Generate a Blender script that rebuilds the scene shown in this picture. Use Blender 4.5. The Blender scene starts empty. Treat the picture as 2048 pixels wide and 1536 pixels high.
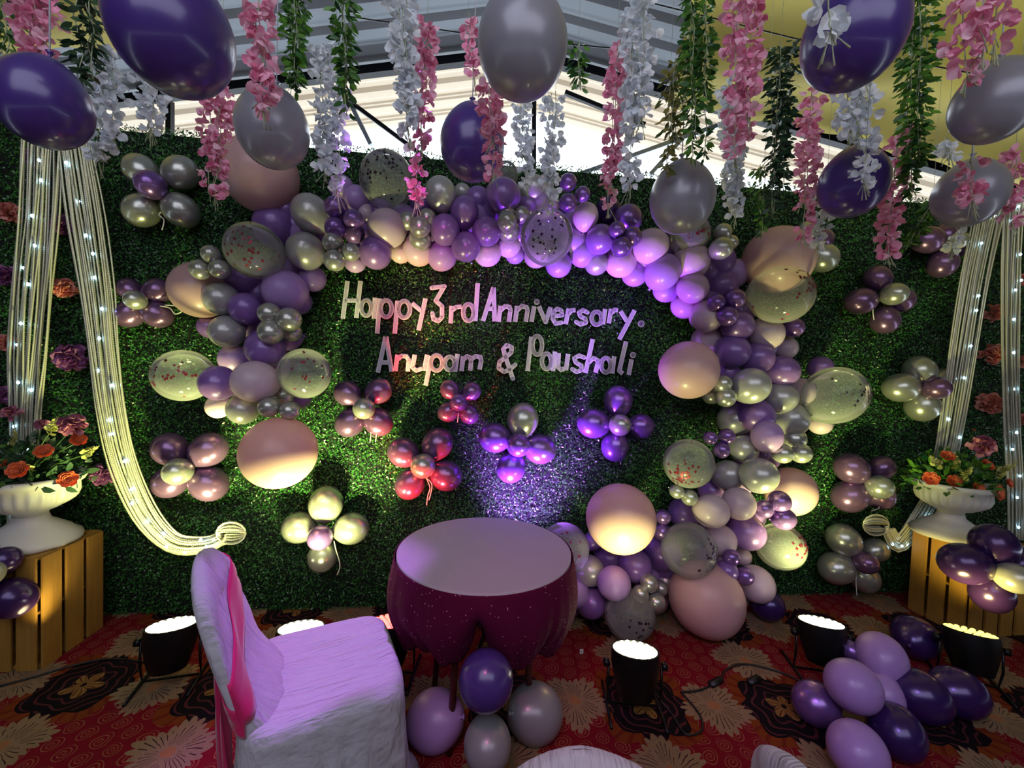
import bpy, bmesh, math, random
import numpy as np
from mathutils import Vector, Matrix, Quaternion
random.seed(7)
rng = np.random.default_rng(7)
PI = math.pi
scene = bpy.context.scene
COL = scene.collection

# ------------------------------------------------------------------ camera
FPX, CX, CY, EYE = 830.0, 1024.0, 768.0, 1.55
ROLL, PITCH = 0.035, math.atan(28 / 830.0)
_f = Vector((0, math.cos(PITCH), -math.sin(PITCH)))
_r = Vector((math.cos(ROLL), math.sin(ROLL) * math.sin(PITCH), math.sin(ROLL) * math.cos(PITCH))).normalized()
_u = _r.cross(_f).normalized()
cam_d = bpy.data.cameras.new('camera'); cam = bpy.data.objects.new('camera', cam_d); COL.objects.link(cam)
cam_d.sensor_width = 36; cam_d.lens = FPX / 2048 * 36; cam_d.clip_start = 0.05; cam_d.clip_end = 200
cam.matrix_world = Matrix(((_r.x, _u.x, -_f.x, 0), (_r.y, _u.y, -_f.y, 0), (_r.z, _u.z, -_f.z, EYE), (0, 0, 0, 1)))
scene.camera = cam
E = Vector((0, 0, EYE))

# ------------------------------------------------------------------ world, exposure, large lights
world = bpy.data.worlds.new('world'); scene.world = world; world.use_nodes = True
bg = world.node_tree.nodes['Background']
bg.inputs[0].default_value = (0.80, 0.90, 1.0, 1); bg.inputs[1].default_value = 3.0
scene.view_settings.view_transform = 'Standard'; scene.view_settings.look = 'None'
scene.view_settings.exposure = 0.34; scene.view_settings.gamma = 1.0
scene.view_settings.use_curve_mapping = False
cy = scene.cycles
cy.max_bounces = 6; cy.diffuse_bounces = 3; cy.glossy_bounces = 3; cy.transmission_bounces = 4
cy.transparent_max_bounces = 20; cy.sample_clamp_indirect = 4.0; cy.caustics_reflective = False; cy.caustics_refractive = False

def area(name, loc, to, size, energy, color, sy=None):
    l = bpy.data.lights.new(name, 'AREA'); l.energy = energy; l.color = color; l.size = size
    if sy: l.shape = 'RECTANGLE'; l.size_y = sy
    o = bpy.data.objects.new(name, l); COL.objects.link(o); o.location = loc
    o.rotation_euler = (Vector(to) - Vector(loc)).to_track_quat('-Z', 'Y').to_euler()
    return o
def spot(name, loc, to, energy, color, deg, blend=0.6, rad=0.06, parent=None):
    l = bpy.data.lights.new(name, 'SPOT'); l.energy = energy; l.color = color; l.spot_size = math.radians(deg)
    l.spot_blend = blend; l.shadow_soft_size = rad
    o = bpy.data.objects.new(name, l); COL.objects.link(o)
    o.location = loc; o.rotation_euler = (Vector(to) - Vector(loc)).to_track_quat('-Z', 'Y').to_euler()
    return o
# added soft ambient fill, unseen, behind and above the camera
area('added_fill', (0.3, -1.2, 3.7), (0.2, 2.2, 0.9), 5.0, 88, (0.82, 0.84, 1.0), 3.0)
# unseen wash spots: chair light by the roof, three added beside the camera
spot('unseen_wash', (-0.33, 1.92, 3.85), (-0.74, 1.52, 0.55), 330, (0.58, 0.18, 1.0), 19, 0.7, 0.05)
spot('unseen_wash', (0.5, 0.1, 2.3), (1.65, 1.75, 0.2), 26, (0.50, 0.25, 1.0), 34, 0.7, 0.08)  # added violet tint on the balloon heap at lower right
spot('unseen_wash', (-0.2, 0.1, 2.4), (0.5, 1.9, 0.0), 26, (1.0, 0.12, 0.42), 40, 0.8, 0.08)  # added crimson tint on the carpet
spot('unseen_wash', (-0.5, 0.2, 2.1), (-0.38, 2.7, 1.98), 60, (1.0, 0.22, 0.72), 26, 0.9, 0.08)  # added pink tint on the writing

# ------------------------------------------------------------------ pixel -> place
WALL_Y0, WALL_S = 2.70, 0.113
def ray(px, py):
    return (_f + _r * ((px - CX) / FPX) - _u * ((py - CY) / FPX))
def P(px, py, d):                    # at forward distance d (metres along world y)
    v = ray(px, py); return E + v * (d / v.y)
def Wp(px, py, off=0.0):             # on the backdrop, off metres in front of it
    v = ray(px, py); t = (WALL_Y0 - off) / (v.y - WALL_S * v.x); return E + v * t
def Fz(px, py, z):                   # on the horizontal plane at height z
    v = ray(px, py); t = (z - EYE) / v.z; return E + v * t
def dep(p):                          # camera depth
    return (Vector(p) - E).dot(_f)
def rad(rpx, p):                     # world radius of something rpx pixels in radius
    d = dep(p); c = d / (Vector(p) - E).length
    return rpx * d / FPX * math.sqrt(c)
WN = Vector((WALL_S, -1, 0)).normalized()      # backdrop normal, towards the room
WX = Vector((1, WALL_S, 0)).normalized()

# ------------------------------------------------------------------ helpers
def lin(c):
    if isinstance(c, str): c = [int(c[i:i+2], 16) / 255 for i in (0, 2, 4)]
    return tuple(x / 12.92 if x <= 0.04045 else ((x + 0.055) / 1.055) ** 2.4 for x in c)
def newmat(name):
    m = bpy.data.materials.new(name); m.use_nodes = True; return m, m.node_tree, m.node_tree.nodes['Principled BSDF']
def mat(name, col, rough=0.5, metal=0.0, coat=0.0, bump=None, var=None, sheen=0.0, trans=0.0, emis=None, sss=0.0, island=None):
    m, nt, b = newmat(name)
    c = lin(col); b.inputs['Base Color'].default_value = (*c, 1)
    b.inputs['Roughness'].default_value = rough; b.inputs['Metallic'].default_value = metal
    b.inputs['Coat Weight'].default_value = coat; b.inputs['Coat Roughness'].default_value = 0.12
    if sheen: b.inputs['Sheen Weight'].default_value = sheen
    if emis: b.inputs['Emission Color'].default_value = (*emis[0], 1); b.inputs['Emission Strength'].default_value = emis[1]
    tc = nt.nodes.new('ShaderNodeTexCoord')
    n = nt.nodes.new('ShaderNodeTexNoise'); n.inputs['Scale'].default_value = (var or bump or (6,))[0]
    nt.links.new(tc.outputs['Object'], n.inputs['Vector'])
    amt = var[1] if var else 0.06
    mx = nt.nodes.new('ShaderNodeMix'); mx.data_type = 'RGBA'
    mx.inputs[6].default_value = (*[x * (1 - amt) for x in c], 1); mx.inputs[7].default_value = (*[min(1, x * (1 + amt)) for x in c], 1)
    if island:
        g = nt.nodes.new('ShaderNodeNewGeometry'); nt.links.new(g.outputs['Random Per Island'], mx.inputs[0])
        mx.inputs[6].default_value = (*lin(island[0]), 1); mx.inputs[7].default_value = (*lin(island[1]), 1)
    else: nt.links.new(n.outputs['Fac'], mx.inputs[0])
    nt.links.new(mx.outputs[2], b.inputs['Base Color'])
    if bump:
        n2 = nt.nodes.new('ShaderNodeTexNoise'); n2.inputs['Scale'].default_value = bump[0]; n2.inputs['Detail'].default_value = 4
        nt.links.new(tc.outputs['Object'], n2.inputs['Vector'])
        bp = nt.nodes.new('ShaderNodeBump'); bp.inputs['Strength'].default_value = bump[1]; bp.inputs['Distance'].default_value = bump[2] if len(bump) > 2 else 0.01
        nt.links.new(n2.outputs['Fac'], bp.inputs['Height']); nt.links.new(bp.outputs['Normal'], b.inputs['Normal'])
    if trans:
        t = nt.nodes.new('ShaderNodeBsdfTranslucent'); nt.links.new(mx.outputs[2], t.inputs['Color'])
        ms = nt.nodes.new('ShaderNodeMixShader'); ms.inputs[0].default_value = trans
        nt.links.new(b.outputs[0], ms.inputs[1]); nt.links.new(t.outputs[0], ms.inputs[2])
        nt.links.new(ms.outputs[0], nt.nodes['Material Output'].inputs['Surface'])
    return m
def mesh_np(name, V, F, smooth=True):
    """V (n,3) array; F (m,k) array, every face k-sided"""
    me = bpy.data.meshes.new(name); V = np.asarray(V, np.float32); F = np.asarray(F, np.int32); m, k = F.shape
    me.vertices.add(len(V)); me.vertices.foreach_set('co', V.ravel())
    me.loops.add(m * k); me.loops.foreach_set('vertex_index', F.ravel())
    me.polygons.add(m); me.polygons.foreach_set('loop_start', np.arange(0, m * k, k, dtype=np.int32))
    me.update(calc_edges=True)
    if smooth: me.polygons.foreach_set('use_smooth', np.ones(m, bool))
    return me
def mesh_py(name, V, F, smooth=True):
    me = bpy.data.meshes.new(name); me.from_pydata([tuple(v) for v in V], [], F); me.update()
    if smooth: me.polygons.foreach_set('use_smooth', np.ones(len(me.polygons), bool))
    return me
def obj(name, me, m=None, parent=None, loc=None, rot=None, scale=None):
    if m is not None and not me.materials: me.materials.append(m)
    o = bpy.data.objects.new(name, me); COL.objects.link(o)
    if parent: o.parent = parent
    if loc is not None: o.location = loc
    if rot is not None:
        if isinstance(rot, Quaternion): o.rotation_mode = 'QUATERNION'; o.rotation_quaternion = rot
        else: o.rotation_euler = rot
    if scale is not None: o.scale = scale if hasattr(scale, '__len__') else (scale,) * 3
    return o
def empty(name, loc, rz=0, rot=None):
    o = bpy.data.objects.new(name, None); COL.objects.link(o); o.location = loc; o.empty_display_size = 0.05
    if rot is not None: o.rotation_mode = 'QUATERNION'; o.rotation_quaternion = rot
    else: o.rotation_euler = (0, 0, rz)
    return o
def tag(o, label=None, cat=None, group=None, kind=None):
    if label: o['label'] = label
    if cat: o['category'] = cat
    if group: o['group'] = group
    if kind: o['kind'] = kind
    return o
class MB:
    """collects shapes for ONE mesh"""
    def __init__(s): s.V = []; s.F = []
    def add(s, V, F):
        b = len(s.V); s.V += [tuple(v) for v in V]; s.F += [tuple(i + b for i in f) for f in F]; return s
    def box(s, c, h, R=None, bev=0.0):
        c = Vector(c); pts = []
        if bev <= 0:
            for sx in (-1, 1):
                for sy in (-1, 1):
                    for sz in (-1, 1): pts.append(Vector((sx * h[0], sy * h[1], sz * h[2])))
            F = [(0, 1, 3, 2), (4, 6, 7, 5), (0, 4, 5, 1), (2, 3, 7, 6), (0, 2, 6, 4), (1, 5, 7, 3)]
        else:
            bm = bmesh.new(); bmesh.ops.create_cube(bm, size=2)
            for v in bm.verts: v.co = Vector((v.co.x * h[0], v.co.y * h[1], v.co.z * h[2]))
            bmesh.ops.bevel(bm, geom=bm.edges[:], offset=bev, segments=2, affect='EDGES')
            bm.verts.index_update(); pts = [v.co.copy() for v in bm.verts]; F = [tuple(v.index for v in f.verts) for f in bm.faces]; bm.free()
        if R is not None: pts = [R @ p for p in pts]
        return s.add([p + c for p in pts], F)
    def tube(s, pts, r, n=8, cap=True):
        pts = [Vector(p) for p in pts]; rs = r if hasattr(r, '__len__') else [r] * len(pts)
        V = []; F = []; up = None
        for i, p in enumerate(pts):
            t = (pts[min(i + 1, len(pts) - 1)] - pts[max(i - 1, 0)]).normalized()
            if up is None: up = t.orthogonal().normalized()
            up = (up - t * up.dot(t)).normalized(); w = t.cross(up)
            for k in range(n):
                a = 2 * PI * k / n; V.append(p + (up * math.cos(a) + w * math.sin(a)) * rs[i])
        for i in range(len(pts) - 1):
            for k in range(n):
                a, b = i * n + k, i * n + (k + 1) % n; F.append((a, b, b + n, a + n))
        if cap: F.append(tuple(range(n - 1, -1, -1))); F.append(tuple((len(pts) - 1) * n + k for k in range(n)))
        return s.add(V, F)
    def lathe(s, prof, n=32, c=(0, 0, 0), fn=None, closed=True):
        V = []; F = []
        for i, (r, z) in enumerate(prof):
            for k in range(n):
                a = 2 * PI * k / n; rr = r if fn is None else fn(r, z, a)
                V.append((c[0] + rr * math.cos(a), c[1] + rr * math.sin(a), c[2] + z))
        for i in range(len(prof) - 1):
            for k in range(n):
                a, b = i * n + k, i * n + (k + 1) % n; F.append((a, b, b + n, a + n))
        if closed: F.append(tuple(range(n - 1, -1, -1))); F.append(tuple((len(prof) - 1) * n + k for k in range(n)))
        return s.add(V, F)
    def build(s, name, m, parent=None, smooth=True, **k):
        me = mesh_py(name, s.V, s.F, smooth)
        return obj(name, me, m, parent, **k)
def autosmooth(o, deg=35):
    me = o.data
    bm = bmesh.new(); bm.from_mesh(me)
    for e in bm.edges:
        if len(e.link_faces) == 2 and e.calc_face_angle(0) > math.radians(deg): e.smooth = False
    bm.to_mesh(me); bm.free(); return o
def spline(pts, n):
    """Catmull-Rom through pts (tuples of any length) -> n samples"""
    A = np.array(pts, float); m = len(A); out = []
    for t in np.linspace(0, m - 1 - 1e-9, n):
        i = int(t); f = t - i
        p0, p1, p2, p3 = A[max(i - 1, 0)], A[i], A[min(i + 1, m - 1)], A[min(i + 2, m - 1)]
        out.append(0.5 * ((2 * p1) + (-p0 + p2) * f + (2 * p0 - 5 * p1 + 4 * p2 - p3) * f * f + (-p0 + 3 * p1 - 3 * p2 + p3) * f ** 3))
    return out
class N_:
    """a value in a shader tree, with arithmetic"""
    nt = None
    def __init__(s, v): s.v = v
    @staticmethod
    def op(o, *a):
        n = N_.nt.nodes.new('ShaderNodeMath'); n.operation = o
        for i, x in enumerate(a):
            if isinstance(x, N_): N_.nt.links.new(x.v, n.inputs[i])
            else: n.inputs[i].default_value = x
        return N_(n.outputs[0])
    def __add__(s, o): return N_.op('ADD', s, o)
    def __sub__(s, o): return N_.op('SUBTRACT', s, o)
    def __mul__(s, o): return N_.op('MULTIPLY', s, o)
    __radd__ = __add__; __rmul__ = __mul__
    def frac(s): return N_.op('FRACT', s)
    def floor(s): return N_.op('FLOOR', s)
    def abs(s): return N_.op('ABSOLUTE', s)
    def lt(s, o): return N_.op('LESS_THAN', s, o)
    def gt(s, o): return N_.op('GREATER_THAN', s, o)
    def sin(s): return N_.op('SINE', s)
    def cos(s): return N_.op('COSINE', s)
    def sqrt(s): return N_.op('SQRT', s)
    def atan2(s, o): return N_.op('ARCTAN2', s, o)
def mixc(f, a, b):
    n = N_.nt.nodes.new('ShaderNodeMix'); n.data_type = 'RGBA'
    N_.nt.links.new(f.v, n.inputs[0])
    for i, x in ((6, a), (7, b)):
        if isinstance(x, tuple): n.inputs[i].default_value = (*x, 1)
        else: N_.nt.links.new(x, n.inputs[i])
    return n.outputs[2]

# ------------------------------------------------------------------ the setting
def carpet():
    m, nt, b = newmat('carpet'); N_.nt = nt
    g = nt.nodes.new('ShaderNodeTexCoord'); mp = nt.nodes.new('ShaderNodeVectorMath'); mp.operation = 'ADD'
    nz = nt.nodes.new('ShaderNodeTexNoise'); nz.inputs['Scale'].default_value = 5.5; nz.inputs['Detail'].default_value = 2
    nt.links.new(g.outputs['Object'], nz.inputs['Vector'])
    sc = nt.nodes.new('ShaderNodeVectorMath'); sc.operation = 'MULTIPLY_ADD'
    nt.links.new(nz.outputs['Color'], sc.inputs[0]); sc.inputs[1].default_value = (0.07, 0.07, 0); nt.links.new(g.outputs['Object'], sc.inputs[2])
    sp = nt.nodes.new('ShaderNodeSeparateXYZ'); nt.links.new(sc.outputs[0], sp.inputs[0])
    x, y = N_(sp.outputs[0]), N_(sp.outputs[1])
    PP = 0.66
    X = x * (1 / PP) + (0.42 + 50); Y = y * (1 / PP) + (0.56 + 50)
    def cell(a): return (a.frac() - 0.5) * PP
    u, v = cell(X), cell(Y); u2, v2 = cell(X + 0.5), cell(Y + 0.5)
    def pol(a, b): return (a * a + b * b).sqrt(), b.atan2(a)
    r1, t1 = pol(u, v); r2, t2 = pol(u2, v); r3, t3 = pol(u, v2); r4, t4 = pol(u2, v2)
    red, cream, dark, orange, tan = lin('861022'), lin('a08464'), lin('130911'), lin('8a4018'), lin('98703c')
    # spirals on the red ground
    S = 0.085; k = x * (1 / S) + 30.0; l = y * (1 / S) + 30.0; l2 = l + (k.floor() * 0.37).frac()
    su, sv = (k.frac() - 0.5) * S, (l2.frac() - 0.5) * S; rs, ts = pol(su, sv)
    w = (rs * (1 / 0.0135) - ts * (1 / (2 * PI)) + 9.0).frac()
    spir = (w - 0.5).abs().lt(0.14) * rs.lt(0.037)
    c = mixc(spir, red, lin('a06044'))
    # scalloped orange leaves around each dark medallion
    wob = (t1 * 4.0).cos().abs() * 0.035
    band = (r1 - wob).lt(0.225); ribs = (t1 * 26.0).sin().gt(0.55)
    c = mixc(band, c, mixc(ribs, orange, lin('7a2a14')))
    c = mixc((r1 - wob).lt(0.172), c, dark)
    faint = ((r1 * 150.0 + (t1 * 6.0).sin() * 2.0).sin()).gt(0.72) * (r1 - wob).lt(0.160)
    c = mixc(faint, c, lin('5a2a2e'))
    # small orange flower in the medallion
    pet = (t1 * 2.5).cos().abs()
    c = mixc((r1 - pet * 0.05).lt(0.030), c, tan); c = mixc((t1 * 15.0).sin().gt(0.75) * (r1 - pet * 0.05).lt(0.026), c, lin('5a2410')); c = mixc(r1.lt(0.012), c, dark)
    # big cream daisies between the medallions
    for (r, t, ph) in ((r2, t2, 0.0), (r3, t3, 1.3)):
        n1 = (t * 13.0 + ph).sin().abs(); n2 = (t * 5.0 + ph * 2).sin() * 0.018
        body = (r + n1 * -0.028 + n2).lt(0.125)
        slit = n1.gt(0.93) * 0 + ((t * 17.0 + ph).sin().abs()).lt(0.27) * (r + n2).lt(0.118) * r.gt(0.035) * ((r * 55.0 + (t * 3.0).sin() * 3.0).sin()).gt(-0.55)
        c = mixc(body, c, cream); c = mixc(slit, c, lin('2a1420'))
        c = mixc(r.lt(0.026), c, lin('b07a50'))
    wv = nt.nodes.new('ShaderNodeTexNoise'); wv.inputs['Scale'].default_value = 260; nt.links.new(g.outputs['Object'], wv.inputs['Vector'])
    mul = nt.nodes.new('ShaderNodeMix'); mul.data_type = 'RGBA'; mul.blend_type = 'MULTIPLY'; mul.inputs[0].default_value = 0.7
    nt.links.new(c, mul.inputs[6]); nt.links.new(wv.outputs['Fac'], mul.inputs[7])
    nt.links.new(mul.outputs[2], b.inputs['Base Color'])
    bp = nt.nodes.new('ShaderNodeBump'); bp.inputs['Strength'].default_value = 0.4; bp.inputs['Distance'].default_value = 0.004
    nt.links.new(wv.outputs['Fac'], bp.inputs['Height']); nt.links.new(bp.outputs['Normal'], b.inputs['Normal'])
    b.inputs['Roughness'].default_value = 0.95; b.inputs['Specular IOR Level'].default_value = 0.15
    return m
fl = MB().box((0.2, 1.6, -0.05), (5.4, 4.6, 0.05)).build('floor', carpet(), smooth=False); tag(fl, 'red carpet with cream daisies and dark medallions', kind='structure')

# hedge backdrop: dark board, and glossy plastic leaves
M_leafwall = mat('hedge_leaf', '0d3a14', 0.32, island=('0b381c', '448638'))
M_board = mat('hedge_board', '06120a', 0.9)
def wall_at(s, z, off): return Vector((0, WALL_Y0, 0)) + WX * s + WN * off + Vector((0, 0, z))
XL, XR, ZT = -3.35, 4.35, 2.86
b_ = MB(); R_ = Matrix((WX, -WN, Vector((0, 0, 1)))).transposed()
b_.box(wall_at(0.5, ZT / 2, -0.045), (6.05, 0.025, ZT / 2), R_)  # board widened past the leaves, out of view, to shut out side light
board = b_.build('wall_back', M_board, smooth=False); tag(board, 'artificial hedge backdrop', kind='structure')
def leaf_wall():
    n = 270000
    s = rng.uniform(XL, XR, n); z = rng.uniform(0.0, ZT + 0.03, n)
    h = 0.006 * np.sin(s * 9.0 + np.sin(z * 7) * 2) + 0.006 * np.sin(z * 12 + s * 5)
    off = rng.uniform(-0.02, 0.012, n) + h
    c = np.array([0, WALL_Y0, 0])[None] + np.array(WX)[None] * s[:, None] + np.array(WN)[None] * off[:, None]; c[:, 2] = z
    nrm = np.array(WN)[None] + rng.normal(0, 0.55, (n, 3)); nrm /= np.linalg.norm(nrm, axis=1)[:, None]
    a = rng.normal(0, 1, (n, 3)); a -= nrm * (a * nrm).sum(1)[:, None]; a /= np.linalg.norm(a, axis=1)[:, None]; bb = np.cross(nrm, a)
    L = rng.uniform(0.006, 0.0105, n)[:, None]; w = L * 0.45
    V = np.stack([c - a * L, c + bb * w + nrm * 0.001, c + a * L, c - bb * w + nrm * 0.001], 1).reshape(-1, 3)
    F = np.arange(n * 4).reshape(-1, 4)
    o = obj('leaf_carpet', mesh_np('leaf_carpet', V, F, False), M_leafwall, board); o['kind'] = 'stuff'
leaf_wall()

# roof: corrugated sheets on a gable, truss, drapes
RZ = 4.62
def roof_z(x, y): return RZ - (0.15 if x < 0 else 0.235) * abs(x) 
def corr(name, x0, x1, y0, y1, m, dz=0.0, period=0.25, amp=0.022, y1f=None):
    ny = int((y1 - y0) / (period / 8)); nx = 12; V = []; F = []
    xs = sorted(set([0.0] if x0 < 0 < x1 else []) | set(np.linspace(x0, x1, nx).tolist()))
    for j in range(ny + 1):
        for x in xs:
            ye = y1 if y1f is None else y1f(x)
            y = y0 + (ye - y0) * j / ny
            ph = (y / period) % 1.0
            hgt = amp * (1 if 0.12 < ph < 0.42 else 0 if ph > 0.55 or ph < 0.02 else 0.5)
            V.append((x, y, roof_z(x, y) + hgt + dz))
    n = len(xs)
    for j in range(ny):
        for i in range(n - 1): F.append((j * n + i, j * n + i + 1, (j + 1) * n + i + 1, (j + 1) * n + i))
    o = obj(name, mesh_py(name, V, F, False), m); sd = o.modifiers.new('s', 'SOLIDIFY'); sd.thickness = 0.01; return o
M_roof = mat('grey_roof_sheet', '666c74', 0.45, 0.3, bump=(3, 0.1))
M_roof2 = mat('cream_roof_sheet', 'e6d3b4', 0.5, 0.0)
tag(corr('ceiling', -6.0, 7.2, -3.2, 4.05, M_roof), 'grey corrugated roof sheeting', kind='structure')
tag(corr('ceiling', -6.0, 7.2, 4.05, 5.4, M_roof2, y1f=lambda x: 5.05), 'cream corrugated roof sheeting at the eave', kind='structure')
M_steel = mat('dark_steel', '16171b', 0.45, 0.6)
M_steel2 = mat('pale_steel', '9aa2ad', 0.4, 0.6)
def beam(mb, a, b, h=0.035):
    mb.tube([a, b], h, 4)
def roofpt(x, y=4.02, dz=-0.08): return Vector((x, y, roof_z(x, y) + dz))
truss = empty('roof_truss', roofpt(0)); tag(truss, 'dark steel gable truss under the corrugated roof', 'roof truss')
def tpart(name, segs, m, r):
    mb = MB()
    for a, b in segs: mb.tube([Vector(a) - roofpt(0), Vector(b) - roofpt(0)], r, 4)
    return mb.build(name, m, truss, smooth=False)
tpart('rafter', [(roofpt(-5.5), roofpt(0))], M_steel, 0.055); tpart('rafter', [(roofpt(0), roofpt(6.5))], M_steel, 0.055)
for px, py0, py1, r in ((340, 203, 400, 0.035), (1068, 190, 420, 0.03)):
    tpart('post', [(P(px, py0, 4.02), P(px, py1, 4.02))], M_steel, r)
for a, b, m in (((690, 196), (900, 352), M_steel), ((1130, 185), (1290, 250), M_steel), ((1440, 250), (1150, 352), M_steel2), ((700, 205), (742, 290), M_steel2), ((1390, 250), (1300, 350), M_steel2), ((215, 130), (330, 215), M_steel)):
    tpart('brace', [(P(*a, 4.0), P(*b, 4.0))], m, 0.026)
# side and rear cloth walls, ochre ceiling drapes
M_drape = mat('ochre_drape', 'a89a44', 0.8, var=(2, 0.12), bump=(8, 0.2), trans=0.25)
M_dark = mat('dark_drape', '2a2730', 0.9)
def cloth_grid(name, f, nu, nv, m, **k):
    V = [f(i / nu, j / nv) for j in range(nv + 1) for i in range(nu + 1)]
    F = [(j * (nu + 1) + i, j * (nu + 1) + i + 1, (j + 1) * (nu + 1) + i + 1, (j + 1) * (nu + 1) + i) for j in range(nv) for i in range(nu)]
    o = obj(name, mesh_py(name, V, F), m, **k); return o
def drape_r(a, b):
    x = 0.55 + a * 6.5; y = -1.2 + b * 5.0
    X = x + 0.28 * (y - 1); return (X, y, min(3.95 - 0.07 * x, roof_z(X, y) - 0.16) + 0.05 * math.sin(y * 7 + x) + 0.03 * math.sin(x * 9))
def drape_l(a, b):
    x = -5.5 + a * 2.7; y = -1.2 + b * 4.6
    return (x + 0.1 * y, y, 3.9 + 0.08 * x * 0.5 + 0.05 * math.sin(y * 7 + x) + 0.03 * math.sin(x * 9) + 0.2)
for nm, f, lb in (('ceiling_drape', drape_r, 'ochre cloth canopy hanging under the roof, right of the grey balloon'), ('ceiling_drape', drape_l, 'ochre cloth canopy in the upper left corner behind pink blossoms')):
    o = cloth_grid(nm, f, 60, 60, M_drape); tag(o, lb, 'drape'); sd = o.modifiers.new('s', 'SOLIDIFY'); sd.thickness = 0.006
wl = MB().box((-5.6, 0.9, 2.3), (0.05, 4.2, 2.3)).build('wall_left', M_dark, smooth=False); tag(wl, 'dark side wall', kind='structure')
wr = MB().box((6.6, 0.9, 2.3), (0.05, 4.2, 2.3)).build('wall_right', M_dark, smooth=False); tag(wr, 'dark side wall', kind='structure')
wf = MB().box((0.4, -3.2, 2.3), (6.2, 0.05, 2.3)).build('wall_front', M_dark, smooth=False); tag(wf, 'dark wall behind the photographer', kind='structure')

# ------------------------------------------------------------------ balloons
def bmat(name, col, rough, metal, coat=0.0, glow=0.0):
    m, nt, b = newmat(name); c = lin(col)
    b.inputs['Base Color'].default_value = (*c, 1); b.inputs['Roughness'].default_value = rough; b.inputs['Metallic'].default_value = metal
    b.inputs['Coat Weight'].default_value = coat; b.inputs['Coat Roughness'].default_value = 0.15
    tc = nt.nodes.new('ShaderNodeTexCoord'); n = nt.nodes.new('ShaderNodeTexNoise'); n.inputs['Scale'].default_value = 3
    nt.links.new(tc.outputs['Object'], n.inputs['Vector'])
    mx = nt.nodes.new('ShaderNodeMix'); mx.data_type = 'RGBA'; mx.inputs[6].default_value = (*[x * 0.93 for x in c], 1); mx.inputs[7].default_value = (*[min(1, x * 1.06) for x in c], 1)
    nt.links.new(n.outputs['Fac'], mx.inputs[0]); nt.links.new(mx.outputs[2], b.inputs['Base Color'])
    if glow:      # thin rubber lets some light through
        t = nt.nodes.new('ShaderNodeBsdfTranslucent'); nt.links.new(mx.outputs[2], t.inputs['Color'])
        ms = nt.nodes.new('ShaderNodeMixShader'); ms.inputs[0].default_value = glow
        nt.links.new(b.outputs[0], ms.inputs[1]); nt.links.new(t.outputs[0], ms.inputs[2]); nt.links.new(ms.outputs[0], nt.nodes['Material Output'].inputs['Surface'])
    return m
def clearmat():
    m, nt, b = newmat('clear_balloon'); nt.nodes.remove(b)
    tr = nt.nodes.new('ShaderNodeBsdfTransparent'); tr.inputs[0].default_value = (0.93, 0.94, 0.93, 1)
    gl = nt.nodes.new('ShaderNodeBsdfGlossy'); gl.inputs['Roughness'].default_value = 0.07; gl.inputs[0].default_value = (1, 1, 1, 1)
    df = nt.nodes.new('ShaderNodeBsdfDiffuse'); df.inputs[0].default_value = (0.85, 0.87, 0.85, 1)
    tl = nt.nodes.new('ShaderNodeBsdfTranslucent'); tl.inputs[0].default_value = (0.85, 0.87, 0.85, 1)
    lw = nt.nodes.new('ShaderNodeLayerWeight'); lw.inputs['Blend'].default_value = 0.16
    lw2 = nt.nodes.new('ShaderNodeLayerWeight'); lw2.inputs['Blend'].default_value = 0.35
    mm = nt.nodes.new('ShaderNodeMixShader'); mm.inputs[0].default_value = 0.5; nt.links.new(df.outputs[0], mm.inputs[1]); nt.links.new(tl.outputs[0], mm.inputs[2])
    mr = nt.nodes.new('ShaderNodeMapRange'); mr.inputs['To Min'].default_value = 0.20; mr.inputs['To Max'].default_value = 0.75; nt.links.new(lw2.outputs['Facing'], mr.inputs[0])
    pw = nt.nodes.new('ShaderNodeMath'); pw.operation = 'POWER'; pw.inputs[1].default_value = 1.6; nt.links.new(mr.outputs[0], pw.inputs[0])
    m1 = nt.nodes.new('ShaderNodeMixShader'); nt.links.new(mr.outputs[0], m1.inputs[0]); mr.inputs['To Max'].default_value = 0.50
    nt.links.new(tr.outputs[0], m1.inputs[1]); nt.links.new(mm.outputs[0], m1.inputs[2])
    m2 = nt.nodes.new('ShaderNodeMixShader'); nt.links.new(lw.outputs['Fresnel'], m2.inputs[0])
    nt.links.new(m1.outputs[0], m2.inputs[1]); nt.links.new(gl.outputs[0], m2.inputs[2])
    nt.links.new(m2.outputs[0], nt.nodes['Material Output'].inputs['Surface']); return m
BM = {
 'P': bmat('purple_pearl_balloon', '8862aa', 0.32, 0.15, 0.3),
 'D': bmat('dark_purple_balloon', '3c2360', 0.25, 0.35, 0.3),
 'V': bmat('violet_chrome_balloon', '8560a8', 0.27, 0.6, 0.25),
 'W': bmat('wine_chrome_balloon', '7c5a84', 0.27, 0.6, 0.25),
 'L': bmat('lilac_pastel_balloon', 'b48fd0', 0.40, 0.0, 0.25, 0.15),
 'K': bmat('pink_pastel_balloon', 'd8aeae', 0.42, 0.0, 0.2, 0.2),
 'C': bmat('pale_pink_balloon', 'd6bccb', 0.40, 0.0, 0.2, 0.15),
 'S': bmat('silver_pearl_balloon', 'b2b0ae', 0.30, 0.35, 0.2),
 'G': bmat('silver_chrome_balloon', 'b4b5ac', 0.27, 0.65, 0.2),
 'H': bmat('deep_violet_balloon', '47307c', 0.30, 0.05, 0.4),
 'I': bmat('grey_pearl_balloon', '908e99', 0.33, 0.15, 0.3),
 'X': clearmat()}
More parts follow.
